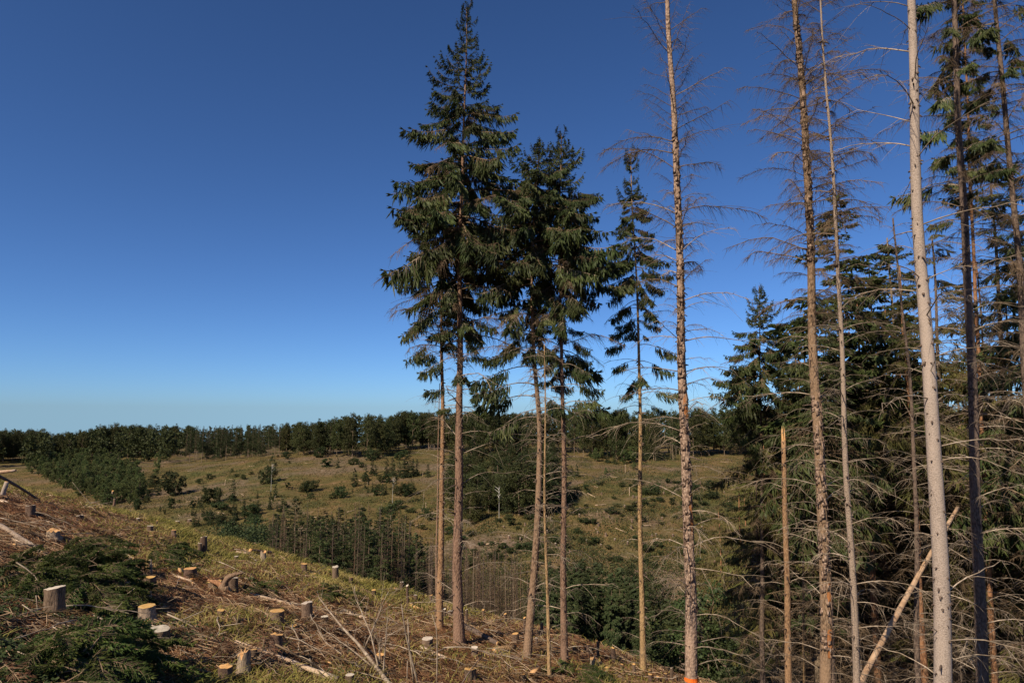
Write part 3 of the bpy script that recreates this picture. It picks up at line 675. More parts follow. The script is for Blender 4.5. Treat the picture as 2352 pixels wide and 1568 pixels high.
# leaning broken log on the right
def tube_thing(name, pts, radii, mat, label, cat, group=None, S=9, endmat=None, jitter=.06, kids=None):
    base = Vector(pts[0]); mb = MB(); P = np.array([list(Vector(p) - base) for p in pts])
    d = np.concatenate([[0], np.cumsum(np.linalg.norm(np.diff(P, axis=0), axis=1))]); K = max(4, min(24, int(d[-1] / .25)))
    q = np.linspace(0, d[-1], K); PP = np.stack([np.interp(q, d, P[:, k]) for k in range(3)], 1); R = np.interp(q, d, radii)
    jit = 1 + jitter * rng.normal(0, 1, (1, K, S))
    mb.tubes(PP, R, S, 0, cap=1 if endmat else True, jit=jit)
    o = obj(name, mb.mesh(name, [mat] + ([endmat] if endmat else [])), None, base)
    return tag(o, label, cat, group)
tube_thing('leaning_log', [at(1955, 1640, 17), at(1985, 1548, 17.4), at(2115, 1310, 19), at(2200, 1165, 20.2)], [.075, .075, .06, .05], 'wood_tan',
           'pale broken log leaning diagonally among the right hand trunks', 'log', endmat='wood_fresh')

# ---------------------------------------------------------------- whole tree meshes for the stands
def live_tree(seed, Ht=20, cb=.4, R=2.2, far=False, nsec=12, per=3, sparse=False, tw_=.055, hg=.7, dens=(4, 7)):
    r = np.random.default_rng(seed)
    bv = [bough_arrays(seed * 10 + k, L=2, nsec=nsec, per=per, hang=hg, arch=(.15, -.6 - .25 * (hg > 1), .35), tw=max(tw_, .10) if far else tw_, tl=(.22, .5), spread=.3).cat() for k in range(3)]
    mb = MB(); z = Ht * cb
    while z < Ht - .3:
        f = (Ht - z) / (Ht * (1 - cb)); ln = R * min(1, f * 1.25) ** .85 * r.uniform(.75, 1.1) + .15
        for k in range(int(r.integers(2, 5) if sparse else r.integers(*dens))):
            V, Fs = bv[int(r.integers(3))]
            sc = ln * r.uniform(.7, 1.2) / 2; sc3 = np.array([sc, max(sc, .4), max(sc, .4)])
            V2 = xform(V, (0, 0, z + r.uniform(-.2, .2)), r.uniform(0, 2 * PI), .5 - .75 * min(1, f * 1.2), r.uniform(-.3, .3), sc3)
            b0 = mb.n; mb.v.append(V2.astype(np.float32)); mb.n += len(V2)
            for Fq, mi in Fs: mb.f.append((Fq + b0, mi))
        z += r.uniform(.3, .55) * (1.25 if far else 1)
    return mb
def dead_tree(seed, Ht=20, z0=.06, z1=1, R=1.8, step=.5, n=4, ntw=8, TK=3, K=5, r1=.006, r00=.014):
    r = np.random.default_rng(seed); mb = MB(); z = Ht * z0
    while z < Ht * z1 - .2:
        f = z / Ht
        for k in range(n):
            b = MB(); L = R * r.uniform(.5, 1.2) * (1 - max(0, f - .55) * 1.9)
            if L < .2: L = .2
            dead_arrays(int(r.integers(1e9)), L=L, ntw=ntw, droop=.35, rise=.2, K=K, S=3, TK=TK, r0=r00, r1=r1, twl=(.2, .8), mb=b)
            V, Fs = b.cat()
            V2 = xform(V, (0, 0, z + r.uniform(-.15, .15)), r.uniform(0, 2 * PI), r.uniform(-.05, .25) + .3 * max(0, f - .5), 0, 1)
            b0 = mb.n; mb.v.append(V2.astype(np.float32)); mb.n += len(V2)
            for Fq, mi in Fs: mb.f.append((Fq + b0, mi))
        z += step * r.uniform(.7, 1.3)
    return mb
def stem_mesh(seed, Ht, r0, mat, lean=.25, S=8):
    r = np.random.default_rng(seed); z = np.linspace(-.6, Ht, 9)
    P = np.stack([np.cumsum(r.normal(0, .04, 9)) * lean, np.cumsum(r.normal(0, .04, 9)) * lean, z], 1)
    return trunk_mesh(P, r0, .02, mat, S=S, flare=.15, seed=seed)[0]
LIVE = []
for k in range(5):
    LIVE.append((stem_mesh(k, 19.6, .16, 'bark_far'), live_tree(500 + k, 20, [.42, .55, .5, .62, .35][k], [2.2, 1.9, 2.4, 1.7, 2.5][k], nsec=14, per=4).mesh('crown', ['branch_brown', 'needle'], False)))
DRY = []   # spruces with green tops and dead lower branches inside the wood
for k in range(4):
    dm = dead_tree(540 + k, 20, .05, .66, 2.1, .36, 4, 22, 4, 6, r1=.004, r00=.008)
    DRY.append((stem_mesh(20 + k, 19.6, .15, 'bark_red' if k % 2 else 'bark_dark'), dm.mesh('bare_crown', ['branch_brown' if k != 2 else 'branch']),
                live_tree(560 + k, 20, [.45, .5, .4, .56][k], [2.3, 2.1, 2.4, 2.0][k], nsec=20, per=6, sparse=True, tw_=.021, hg=1.5).mesh('crown', ['branch_brown', 'needle' if k == 0 else 'needle_dry'], False)))
DEADT = [(stem_mesh(40 + k, 20, .10, ['bark_far', 'bark_dark', 'bark_brown', 'bark_dark', 'bark_far'][k], lean=1.2), dead_tree(580 + k, 20, [.25, .5, .35, .6, .15][k], 1, [1.5, 1.2, 1.8, 1.3, 1.6][k], .5, 4, 9, r1=.012).mesh('bare_crown', ['branch_dark'])) for k in range(5)]
VALLEY = [(stem_mesh(50 + k, 19.6, .17, 'bark_far'), live_tree(590 + k, 20, [.22, .3, .15][k], [2.5, 2.2, 2.7][k], nsec=18, per=5, tw_=.085, hg=1.1, dens=(6, 10)).mesh('crown', ['branch_brown', 'needle_far'], False)) for k in range(3)]
SMALL = [(stem_mesh(60 + k, 5.6, .07, 'bark_far'), live_tree(600 + k, 6, .06, 1.3, nsec=12, per=4, tw_=.075, dens=(5, 8)).mesh('crown', ['branch_brown', 'needle_far'], False)) for k in range(3)]
FARSPR = [(stem_mesh(70 + k, 19.6, .16, 'bark_far'), live_tree(620 + k, 20, [.15, .35, .5][k], [2.6, 2.3, 2.0][k], far=True, nsec=7, per=2).mesh('crown', ['branch_brown', 'needle_far'], False)) for k in range(3)]

def leafy(seed, Ht=18, R=5, base=.2, nclump=60, per=70, leaf=.42, tall=1.0, limbs=9, mb=None, clumpr=.28, rad=.02, rag=.12):
    """broadleaf crown: limbs and leaf clumps in an uneven volume; returns (stem MB, crown MB)"""
    r = np.random.default_rng(seed); st = MB(); cr = mb or MB()
    zc = Ht * (base + 1) / 2; hz = Ht * (1 - base) / 2
    z = np.linspace(-.6, Ht * .72, 7); P = np.stack([np.cumsum(r.normal(0, .05 * R / 5, 7)), np.cumsum(r.normal(0, .05 * R / 5, 7)), z], 1)
    st.tubes(P, np.linspace(rad * Ht * .62, .05 * Ht / 18, 7), 7, 0)
    u = r.normal(0, 1, (nclump, 3)); u /= np.linalg.norm(u, axis=1, keepdims=True)
    rad_ = r.uniform(.45, 1, nclump) ** .6
    C = u * rad_[:, None] * np.array([R, R, hz]) * np.array([1, 1, 1.0])
    egg = 1 - .35 * np.clip(C[:, 2] / hz, -1, 1) * (1 if tall >= 1 else .2)
    C[:, :2] *= egg[:, None]; C[:, 2] += zc; C += r.normal(0, rag * R, (nclump, 3)) * np.array([1, 1, .6])
    C[:, 2] = np.clip(C[:, 2], Ht * .06, Ht)
    for k in range(min(limbs, nclump)):
        t = np.linspace(0, 1, 4)[:, None]; s0 = np.array([0, 0, max(Ht * base * .7, min(Ht * .68, C[k, 2] - R * .5))])
        l = s0 * (1 - t) + C[k] * t; l[:, 2] += np.sin(t[:, 0] * PI) * .05 * R
        st.tubes(l, np.linspace(.011 * Ht * .6, .02, 4), 4, 0)
    cs = R * clumpr * r.uniform(.4, 1.4, nclump); n = nclump * per; ci = np.repeat(np.arange(nclump), per)
    o = r.normal(0, 1, (n, 3)); o /= np.linalg.norm(o, axis=1, keepdims=True); o *= (r.uniform(.2, 1, n) ** .5)[:, None]
    p = C[ci] + o * cs[ci][:, None] * np.array([1.15, 1.15, .75])
    d = o * .8 + r.normal(0, .7, (n, 3)) + np.array([0, 0, -.25]); nn = r.normal(0, 1, (n, 3)) + np.array([0, 0, .6])
    cr.blades(p, d, nn, leaf * r.uniform(.6, 1.4, n), leaf * r.uniform(.3, .55, n), 0, cross=False, mid=.5)
    return st, cr
BROAD = []
for k in range(7):
    st, cr = leafy(700 + k, 18, [5, 4.4, 5.6, 4.2, 5, 3.8, 5.2][k], [.08, .12, .05, .14, .06, .16, .1][k], 115, 52, .42, clumpr=.22, rag=.16)
    BROAD.append((st.mesh('trunk', ['bark_far']), cr.mesh('crown', ['leaf'], False)))
YOUNG = []
for k in range(4):
    st, cr = leafy(730 + k, 7, [1.7, 1.4, 1.9, 1.5][k], .05, 46, 80, .24, clumpr=.27, rag=.2)
    YOUNG.append((st.mesh('trunk', ['bark_far']), cr.mesh('crown', ['leaf_young'], False)))
SHRUB = []
for k in range(5):
    st, cr = leafy(750 + k, 3, [1.5, 1.2, 1.7, .8, 1.3][k], .02, 34, 80, .19, clumpr=.30, tall=.5, rag=.30)
    SHRUB.append((st.mesh('stem', ['branch_brown']), cr.mesh('leaf_mass', ['leaf_shrub'], False)))
NEARB = []
for k in range(4):
    st, cr = leafy(770 + k, 12, [2.9, 2.5, 3.2, 2.6][k], .12, 80, 90, .17, clumpr=.26, limbs=16)
    NEARB.append((st.mesh('trunk', ['bark_far']), cr.mesh('crown', ['leaf_shrub'], False)))
st, cr = leafy(790, 12, 1.5, .4, 26, 60, .2, clumpr=.3, rad=.011)
BIRCH = (st.mesh('trunk', ['birch']), cr.mesh('crown', ['leaf_shrub'], False))

def plant(name, proto, loc, h, h0, label, cat, group, names=('trunk', 'crown'), wide=1.0, sink=.0):
    r = thing(name, (loc[0], loc[1], loc[2] - sink), label, cat, group, random.uniform(0, 6.28))
    s = h / h0; r.scale = (s * wide, s * wide, s)
    for n, me in zip(names, proto): obj(n, me, r)
    return r
def top_h(x, y, v):               # tree height whose tip shows at picture row v
    z = at(1176, v, y).z; return z - Hs(x, y)

# ---- dense wood on the right
R_ = random.Random(5)
spots = []
for _ in range(6000):
    y = R_.uniform(22, 66); u = R_.uniform(1700, 2520) if y < 45 else R_.uniform(1640, 2500); x = (u - 1176) / F * y
    if u < 1850 and y < 30: continue
    if any((x - a) ** 2 + (y - b) ** 2 < 2.5 ** 2 for a, b, _ in spots): continue
    spots.append((x, y, u))
    if len(spots) > 66: break
sky_line = lambda u: np.interp(u, [1640, 1690, 1780, 1850, 1900, 1940, 1980, 2010, 2060, 2110, 2200, 2300, 2500], [1150, 1010, 830, 720, 560, 440, 560, 590, 530, 600, 330, 200, 150])
for i, (x, y, u) in enumerate(spots):
    h = top_h(x, y, sky_line(u) + R_.uniform(0, 160 if u > 1880 else 90)); h = max(9, min(27, h))
    plant('spruce_tree', DRY[i % 4], (x, y, Hs(x, y)), h, 20, 'spruce crowded in the deep wood at right, dead grey branches below and green boughs above', 'tree',
          'crowded spruces deep in the wood at right', ('trunk', 'bare_crown', 'crown'), wide=1.25)
for (u, v, y, w) in [(1940, 432, 25, 1.15), (2012, 592, 28, 1.1), (2062, 520, 30, 1.1), (1850, 700, 30, 1.1)]:
    x = (u - 1176) / F * y; h = top_h(x, y, v)
    plant('spruce_tree', LIVE[(u // 7) % 5], (x, y, Hs(x, y)), h, 20, {1940: 'pointed green spruce tip rising behind the grey leaning trunk', 2012: 'green spruce top behind the wood, right of the pointed tip', 2062: 'green spruce top with a sharp tip just left of the thick pale trunk', 1850: 'green spruce behind the twiggy dead trunk, left of the pointed tip'}[u], 'tree', None, wide=w)

# ---- brown dead stand in the valley
pts = []
def scatter(n, u0, u1, y0, y1, dmin):
    out = []
    for _ in range(n * 60):
        y = R_.uniform(y0, y1); u = R_.uniform(u0, u1); x = (u - 1176) / F * y
        if all((x - a) ** 2 + (y - b) ** 2 > dmin ** 2 for a, b, _ in pts + out): out.append((x, y, u))
        if len(out) >= n: break
    pts.extend(out); return out
dead_top = lambda u: np.interp(u, [560, 640, 700, 900, 960, 1000, 1080, 1200, 1260], [1240, 1170, 1160, 1165, 1200, 1250, 1270, 1290, 1320])
for i, (x, y, u) in enumerate(scatter(95, 625, 1000, 60, 104, 1.2)):
    h = top_h(x, y, dead_top(u) + R_.uniform(-15, 75)); h = max(8, min(25, h))
    plant('dead_spruce', DEADT[i % 5], (x, y, Hs(x, y)), h, 20, 'bare brown dead spruce crowded in the stand below the near slope', 'tree', 'bare dead spruces in the valley stand', ('trunk', 'bare_crown'))
for i, (x, y, u) in enumerate(scatter(110, 985, 1240, 58, 94, 1.0)):
    h = top_h(x, y, dead_top(u) + R_.uniform(-25, 45)); h = max(6, min(22, h))
    plant('dead_spruce', DEADT[i % 5], (x, y, Hs(x, y)), h, 20, 'grey brown leafless spruce in the thicket behind the bent spruce', 'tree', 'leafless spruces in the thicket')
for u, v in [(662, 1135), (690, 1135), (742, 1180), (775, 1190), (838, 1150), (850, 1190), (880, 1160), (905, 1145), (893, 1200), (935, 1190), (810, 1230), (720, 1220), (960, 1230), (645, 1190), (790, 1160), (870, 1215), (890, 1235), (825, 1175), (705, 1190), (985, 1240), (750, 1230), (860, 1240)]:
    y = R_.uniform(72, 98); x = (u - 1176) / F * y; h = top_h(x, y, v)
    plant('spruce_tree', LIVE[u % 5], (x, y, Hs(x, y)), h, 20, 'tall green topped spruce standing among the bare brown valley stand', 'tree', 'green spruces among the valley stand', wide=1.0)
for i, (x, y, u) in enumerate(scatter(95, 632, 1010, 62, 104, 1.2)):
    h = max(8, min(24, top_h(x, y, dead_top(u) + R_.uniform(0, 95))))
    plant('spruce_tree', LIVE[i % 5], (x, y, Hs(x, y)), h, 20, 'dark spruce half hidden inside the brown valley stand', 'tree', 'dark spruces inside the valley stand', wide=R_.uniform(.75, 1.1))
# ---- green spruces and broadleaf trees in the valley, centre right
for i, (x, y, u) in enumerate(scatter(74, 1225, 1470, 44, 74, 1.35)):
    h = top_h(x, y, np.interp(u, [1235, 1300, 1380, 1460], [1320, 1275, 1290, 1320]) + R_.uniform(-10, 80)); h = max(8, min(24, h))
    plant('spruce_tree', VALLEY[i % 3] if i % 4 else LIVE[i % 5], (x, y, Hs(x, y)), h, 20, 'dark green spruce in the valley just below the slope edge', 'tree', 'dark green spruces below the slope edge', wide=R_.uniform(.72, 1.0))
for i, (x, y, u) in enumerate(scatter(40, 1420, 1720, 42, 95, 2.3)):
    h = top_h(x, y, np.interp(u, [1420, 1480, 1560, 1640, 1720], [1285, 1265, 1290, 1330, 1360]) + R_.uniform(0, 190)); h = max(4, min(17, h))
    plant('broadleaf_tree', NEARB[i % 4], (x, y, Hs(x, y)), h, 12, 'leafy broadleaf tree in the dark valley behind the peeling trunk', 'tree', 'broadleaf trees in the valley', wide=1.1)
for i, (x, y, u) in enumerate(scatter(16, 430, 665, 72, 110, 2.6)):
    h = top_h(x, y, np.interp(u, [430, 520, 600, 665], [1215, 1200, 1175, 1185]) + R_.uniform(0, 40)); h = max(3, min(17, h))
    plant('broadleaf_tree', NEARB[i % 4], (x, y, Hs(x, y)), h, 12, 'bushy green tree behind the grassy crest, left of the dead stand', 'tree', 'bushy trees behind the crest', wide=1.1)

# ---- far forest edge
edge = [(-60, 1066), (0, 1063), (100, 1058), (200, 1050), (310, 1053), (360, 1045), (442, 1031)]
edge2 = [(645, 1042), (700, 1046), (760, 1047), (840, 1052), (880, 1050), (900, 1040), (930, 1030), (1000, 1036), (1060, 1046)]
edge3 = [(1060, 1050), (1150, 1048), (1230, 1045), (1300, 1042), (1380, 1055), (1440, 1060), (1520, 1058), (1600, 1048), (1700, 1044), (1800, 1040)]
sky_far = lambda u: float(np.interp(u, [-60, 0, 100, 150, 190, 220, 270, 320, 440, 500, 560, 600, 660, 720, 800, 850, 885, 920, 980, 1005, 1060, 1176, 1290, 1400, 1500, 1650, 1800],
                                    [985, 985, 984, 994, 988, 978, 970, 973, 976, 974, 970, 972, 970, 964, 952, 946, 956, 942, 940, 950, 940, 944, 938, 940, 942, 930, 930]))
cnt = 0
def edge_row(e, step_m, rows, mixc_=.0, lab='', grp=''):
    global cnt
    us = np.arange(e[0][0], e[-1][0], 1.0); acc = 0; last = None
    for u in us:
        v = np.interp(u, [a for a, _ in e], [b for _, b in e])
        if last is None: b0 = hit_far(u, v, 170); last = b0; accum = step_m
        b = at(u, v, last.y); dx = step_m
        accum += F ** -1 * last.y
        if accum < step_m: continue
        accum = R_.uniform(-1.2, 1.2)
        b = hit_far(u, v, 170); last = b
        for k in range(rows):
            d = Vector((b.x, b.y, 0)).normalized(); p = b + d * (k * 7.5 + R_.uniform(-2, 3)) + Vector((R_.uniform(-3, 3), 0, 0))
            g = Hs(p.x, p.y); uu = p.x / p.y * F + 1176
            h = top_h(p.x, p.y, sky_far(uu) + abs(R_.gauss(0, 8)) - 4 + (4 if k else 2)); h = max(7, min(27, h))
            if R_.random() < mixc_ * (.5 + .25 * k): plant('conifer_tree', FARSPR[cnt % 3], (p.x, p.y, g), h * 1.04, 20, 'far conifer standing in the forest edge across the valley', 'tree', 'conifers in the far forest', wide=1.15)
            else: plant('broadleaf_tree', BROAD[cnt % 7], (p.x, p.y, g), h, 18, lab, 'tree', grp, wide=R_.uniform(.55, .85))
            cnt += 1
edge_row(edge, 3.9, 4, .3, 'broadleaf tree in the dark far forest above the young plantation, at left', 'broadleaf trees of the left far forest')
edge_row(edge2, 3.8, 3, .22, 'broadleaf tree of the tall far group at the top of the cleared hillside', 'broadleaf trees above the cleared hillside')
edge_row(edge3, 4.6, 3, .35, 'broadleaf tree of the far forest seen between the central trunks', 'broadleaf trees of the far forest behind the trunks')
# thin stand set back between the two forest edges
for i in range(110):
    u = R_.uniform(432, 668); y = R_.uniform(322, 400); x = (u - 1176) / F * y
    h = max(9, min(27, top_h(x, y, sky_far(u) + abs(R_.gauss(0, 12)))))
    if i % 5 < 1: plant('dead_spruce', DEADT[i % 5], (x, y, Hs(x, y)), h, 20, 'thin bare trunk in the far stand above the clearing', 'tree', 'bare trunks of the far stand', ('trunk', 'bare_crown'))
    else: plant('conifer_tree', FARSPR[i % 3], (x, y, Hs(x, y)), h, 20, 'far conifer in the stand set back above the clearing', 'tree', 'conifers of the far stand', wide=1.0)
# the mass of the far wood behind
def far_wood():
    mb = MB(); r = np.random.default_rng(77)
    for k in range(900):
        y = r.uniform(325, 620); u = r.uniform(-80, 2460); x = (u - 1176) / F * y; g = Hs(x, y)
        if y < 425 and 430 < u < 670: continue
        h = max(10, min(38, top_h(x, y, sky_far(u) + abs(r.normal(0, 7)) + 2)))
        b = MB(); 
        if r.random() < .75: leafy(int(r.integers(1e6)), h, h * .18, .02, 20, 22, .85, mb=b, limbs=0)
        else: leafy(int(r.integers(1e6)), h, h * .13, .05, 20, 22, .8, mb=b, limbs=0)
        V, Fs = b.cat(); b0 = mb.n; mb.v.append((V + np.array([x, y, g])).astype(np.float32)); mb.n += len(V)
        for Fq, mi in Fs: mb.f.append((Fq + b0, mi))
    tag(obj('far_woods', mb.mesh('far_woods', ['leaf'], False)), 'dark mass of the far wood along the skyline', 'forest', kind='stuff')
far_wood()

# ---- young plantation at left
poly = [(60, 1066), (150, 1056), (230, 1052), (290, 1070), (330, 1108), (336, 1135), (312, 1160), (240, 1160), (180, 1140), (120, 1110), (60, 1085)]
def inside(u, v, pg):
    c = False
    for i in range(len(pg)):
        (a, b), (d, e) = pg[i], pg[i - 1]
        if (b > v) != (e > v) and u < (d - a) * (v - b) / (e - b) + a: c = not c
    return c
yp = []
for _ in range(5000):
    u = R_.uniform(60, 336); v = R_.uniform(1052, 1160)
    if not inside(u, v, poly): continue
    p = hit_far(u, v, 120)
    if any((p.x - q.x) ** 2 + (p.y - q.y) ** 2 < 2.0 ** 2 for q in yp): continue
    yp.append(p)
    if len(yp) > 240: break
for i, p in enumerate(yp):
    plant('young_tree', YOUNG[i % 4], p, R_.uniform(3.5, 7.5), 7, 'young leafy tree in the dense light green plantation at left', 'tree', 'young trees of the plantation', wide=R_.uniform(.65, 1.0))

# ---- single trees and bushes on the far hillside
def single(kind, u, v, hpx, label=None, wide=1.0, group='bushes and saplings on the far hillside'):
    p = hit_far(u, v, 100); h = max(.8, 1.12 * hpx / F * p.y)
    if kind == 'shrub': return plant('shrub', SHRUB[int(u) % 5], p, h, 3, label or 'small dark bush on the cleared far hillside', 'bush', None if label else group, ('stem', 'leaf_mass'), wide)
    if kind == 'spruce': return plant('young_spruce', SMALL[int(u) % 3], p, h, 6, label or 'young green spruce on the cleared far hillside', 'tree', None if label else 'young spruces on the far hillside', wide=wide)
    if kind == 'birch': return plant('birch_tree', BIRCH, p, h, 12, label, 'tree', None, wide=wide)
    if kind == 'tree': return plant('small_tree', YOUNG[int(u) % 4], p, h, 7, label or 'small leafy tree on the cleared far hillside', 'tree', None if label else 'small trees on the far hillside', wide=wide)
k5 = 1 / 2.352 / 1.7415; k6 = 1 / 2.24 / 1.7415; k7 = 1 / 1.96 / 1.7415
single('tree', *z5(1475, 832), 195 * k5, 'narrow columnar green tree alone on the upper far clearing', .55)
single('shrub', *z5(1640, 1010), 190 * k5, 'round dark bush casting a long shadow on the left of the far clearing', .9)
for a in [(1450, 910, 80), (1380, 1082, 60), (1290, 1152, 90), (1610, 1140, 100), (1500, 985, 35), (1400, 1000, 35), (1870, 905, 50), (1970, 866, 50), (2290, 866, 45), (2050, 1065, 110), (1960, 1100, 150), (1310, 1100, 40), (1690, 1080, 25), (1550, 1190, 40)]:
    single('shrub', *z5(*a[:2]), a[2] * k5, wide=random.uniform(.6, 1.1))
for a in [(2190, 1072, 180), (2330, 640, 75), (1890, 1130, 85), (1810, 1200, 80), (1910, 1215, 80), (2215, 1250, 140), (2300, 1205, 110), (2080, 1300, 140), (1975, 1290, 130), (2190, 1360, 130)]:
    single('spruce', *z5(*a[:2]), a[2] * k5)
single('birch', *z6(412, 930), 310 * k6, 'thin white stemmed birch with a wispy crown on the far clearing', .8)
single('spruce', *z6(400, 1095), 155 * k6, 'dark columnar spruce below the thin birch', .6)
single('birch', *z6(1500, 1060), 320 * k6, 'second pale stemmed birch beside the spruce group on the far hillside', .8)
single('birch', *z7(580, 1050), 330 * k7, 'thin dark leafy birch low on the spur right of the tallest trunk', 1.0)
for a in [(545, 640, 65), (850, 628, 85), (905, 712, 75), (1300, 655, 85), (1350, 640, 70), (1140, 690, 50), (1180, 685, 45), (365, 862, 135), (730, 940, 85), (760, 930, 100), (1400, 852, 60), (1450, 850, 70), (1560, 970, 90), (1610, 975, 100), (1660, 960, 90), (160, 820, 30), (230, 780, 25), (1220, 715, 40), (475, 625, 25), (60, 760, 30), (100, 800, 25), (1560, 650, 70), (1600, 620, 60), (1000, 620, 20), (580, 680, 25), (210, 1150, 90), (270, 1110, 70), (1690, 1120, 40), (1250, 840, 50), (1050, 960, 60), (1030, 990, 90)]:
    single('shrub', *z6(*a[:2]), a[2] * k6, wide=random.uniform(.7, 1.4))
for a in [(190, 615, 70), (1010, 720, 85), (1160, 885, 150), (1260, 800, 110), (1320, 775, 120), (1350, 790, 90), (1450, 782, 140), (1500, 790, 150), (1560, 800, 130), (1600, 810, 150), (1640, 802, 200), (1680, 800, 150), (1720, 792, 140), (1820, 802, 110), (1280, 872, 60), (1410, 970, 100), (1440, 960, 90), (90, 1190, 110), (60, 1300, 90), (290, 1140, 120)]:
    single('spruce', *z6(*a[:2]), a[2] * k6, wide=random.uniform(.8, 1.1))
hb = []
while len(hb) < 130:
    u = R_.uniform(335, 1050); v = R_.uniform(1060, 1235); p = hit_far(u, v, 110)
    if fbm(np.array([p.x / 24]), np.array([p.y / 24]), 95, 3)[0] < -.02 + .25 * (v < 1120) or R_.random() < .1: continue
    hb.append(p); k = R_.random(); hh = .5 + 2.2 * R_.random() ** 2.2
    if k < .45: plant('young_spruce', SMALL[len(hb) % 3], p, hh * 1.6, 6, 'little spruce sapling on the cleared hillside', 'tree', 'little saplings on the cleared hillside', wide=R_.uniform(.8, 1.1))
    else: plant('shrub', SHRUB[len(hb) % 5], p, hh, 3, 'scrubby low bush on the cleared hillside', 'bush', 'scrubby low bushes on the cleared hillside', ('stem', 'leaf_mass'), R_.uniform(.8, 1.8))
# hollow behind the spur: darker group between the tallest trunk and the bent spruce
for i in range(84):
    u = R_.uniform(1035, 1275); v = R_.uniform(1060, 1190) - (u - 1040) * .12
    p = hit_far(u, v + 20, 150)
    if i % 2 == 0: plant('young_spruce', SMALL[i % 3], p, R_.uniform(7, 14), 6, 'young spruce in the dark hollow behind the spur', 'tree', 'spruces in the hollow')
    else: plant('small_tree', BROAD[i % 7], p, R_.uniform(7, 13), 18, 'leafy tree in the dark hollow behind the spur', 'tree', 'leafy trees in the hollow', wide=1.1)
for a in [(1190, 700, 90), (1150, 690, 70), (1420, 690, 50), (1300, 550, 60), (1340, 580, 90), (1380, 560, 80), (1430, 590, 90), (1490, 600, 80), (1560, 600, 110), (1620, 590, 120), (1640, 640, 50)]:
    single('spruce' if a[0] % 20 else 'tree', *z7(*a[:2]), a[2] * k7, wide=1.1)
sp = []
for i in range(170):
    for _ in range(20):
        u = R_.uniform(1050, 1700); v = 1110 + 200 * R_.random() ** 1.4
        p = hit_far(u, v, 100)
        if .804 * (p.x + 10) - .595 * (p.y - 140) > 0 and all((p.x - q.x) ** 2 + (p.y - q.y) ** 2 > 1.6 for q in sp): break
    sp.append(p)
    plant('shrub', SHRUB[i % 5], p, R_.uniform(.4, 1.5), 3, 'low bush among the stumps of the brown spur', 'bush', 'low bushes on the brown spur', ('stem', 'leaf_mass'), R_.uniform(1.2, 2.2))

# ---------------------------------------------------------------- stumps
def stump_body(seed, flare=.3, jag=0):
    r = np.random.default_rng(seed); S = 18; z = np.array([-.35, 0, .12, .3, .6, .85, 1.0]); an = np.arange(S) * 2 * PI / S
    R = 1 + flare * np.exp(-np.maximum(z, 0) / .22)
    jit = 1 + .05 * r.normal(0, 1, (7, S)) + .16 * np.exp(-np.maximum(z, 0) / .25)[:, None] * np.cos(an * 4 + r.uniform(0, 6))[None]
    V = np.stack([R[:, None] * jit * np.cos(an), R[:, None] * jit * np.sin(an), np.repeat(z[:, None], S, 1)], -1)
    ha = r.uniform(0, 6.28); side_ = np.cos(an - ha)
    V[-1, :, 2] += .03 * np.cos(an - 1) + .02 * (side_ > .25) + np.where(np.abs(side_ - .25) < .22, r.uniform(.0, .07, S), 0) * (r.random() < .6) + (jag * r.uniform(-1, 1, S) if jag else r.normal(0, .012, S))
    V[-2, :, 2] = np.minimum(V[-2, :, 2], V[-1, :, 2] - .06)
    idx = np.arange(7 * S).reshape(7, S)
    q = np.stack([idx[:-1], np.roll(idx[:-1], -1, 1), np.roll(idx[1:], -1, 1), idx[1:]], -1).reshape(-1, 4)
    body = MB(); body.add(V, q)
    top = V[-1].copy(); inner = top * np.array([.96, .96, 1]); inner[:, 2] += .004; c = inner.mean(0)
    cut = MB(); ring2 = c + (inner - c) * .5; ring2[:, 2] += (jag * .6 * r.uniform(-1, 1, S) if jag else r.normal(0, .006, S))
    Vc = np.concatenate([top, inner, ring2, [c]]); i = np.arange(S); j = (i + 1) % S
    cut.add(Vc, np.concatenate([np.stack([i, j, S + j, S + i], 1), np.stack([S + i, S + j, 2 * S + j, 2 * S + i], 1)]))
    cut.f.append((np.stack([2 * S + i, 2 * S + j, np.full(S, 3 * S)], 1), 0))
    return body, cut
ST = {}
for st_, bm_, cm_, fl, jg in (('fresh', 'stump_bark', 'cut_fresh', .28, 0), ('old', 'stump_bark', 'cut_pale', .22, 0), ('flare', 'stump_pale', 'cut_fresh', .5, 0), ('jag', 'stump_pale', 'wood_fresh', .35, .3)):
    ST[st_] = []
    for k in range(4):
        b, c = stump_body(800 + k + len(st_) * 10, fl, jg); ST[st_].append((b.mesh('bark_body', [bm_]), c.mesh('cut_face', [cm_], False)))
def stump(uv, wpx, hpx, style, label=None, tall=False):
    p = hit(*uv); d = p.length; r = max(.045, wpx * ZS / F * p.y / 2); h = max(.06, hpx * ZS / F * p.y * 1.03)
    h += .06
    sm = label is None
    if sm:
        label = {'fresh': 'small stump with an orange cut top far down the slope', 'old': 'small stump with a greyed cut top far down the slope', 'flare': 'small pale stump far down the slope', 'jag': 'small splintered stump far down the slope'}[style]
        if h > r * 4.5: label = 'thin tall post like stump along the slope edge'
    o = thing('post_stump' if h > r * 4.5 else 'tree_stump', p, label, 'stump', 'small stumps along the slope' if sm else None, random.uniform(0, 6.28))
    o.rotation_euler = (random.uniform(-.06, .06), random.uniform(-.06, .06), random.uniform(0, 6.28))
    b, c = random.choice(ST[style])
    for n, me in (('bark_body', b), ('cut_face', c)):
        obj(n, me, o, sc=(r, r, h))
    return o
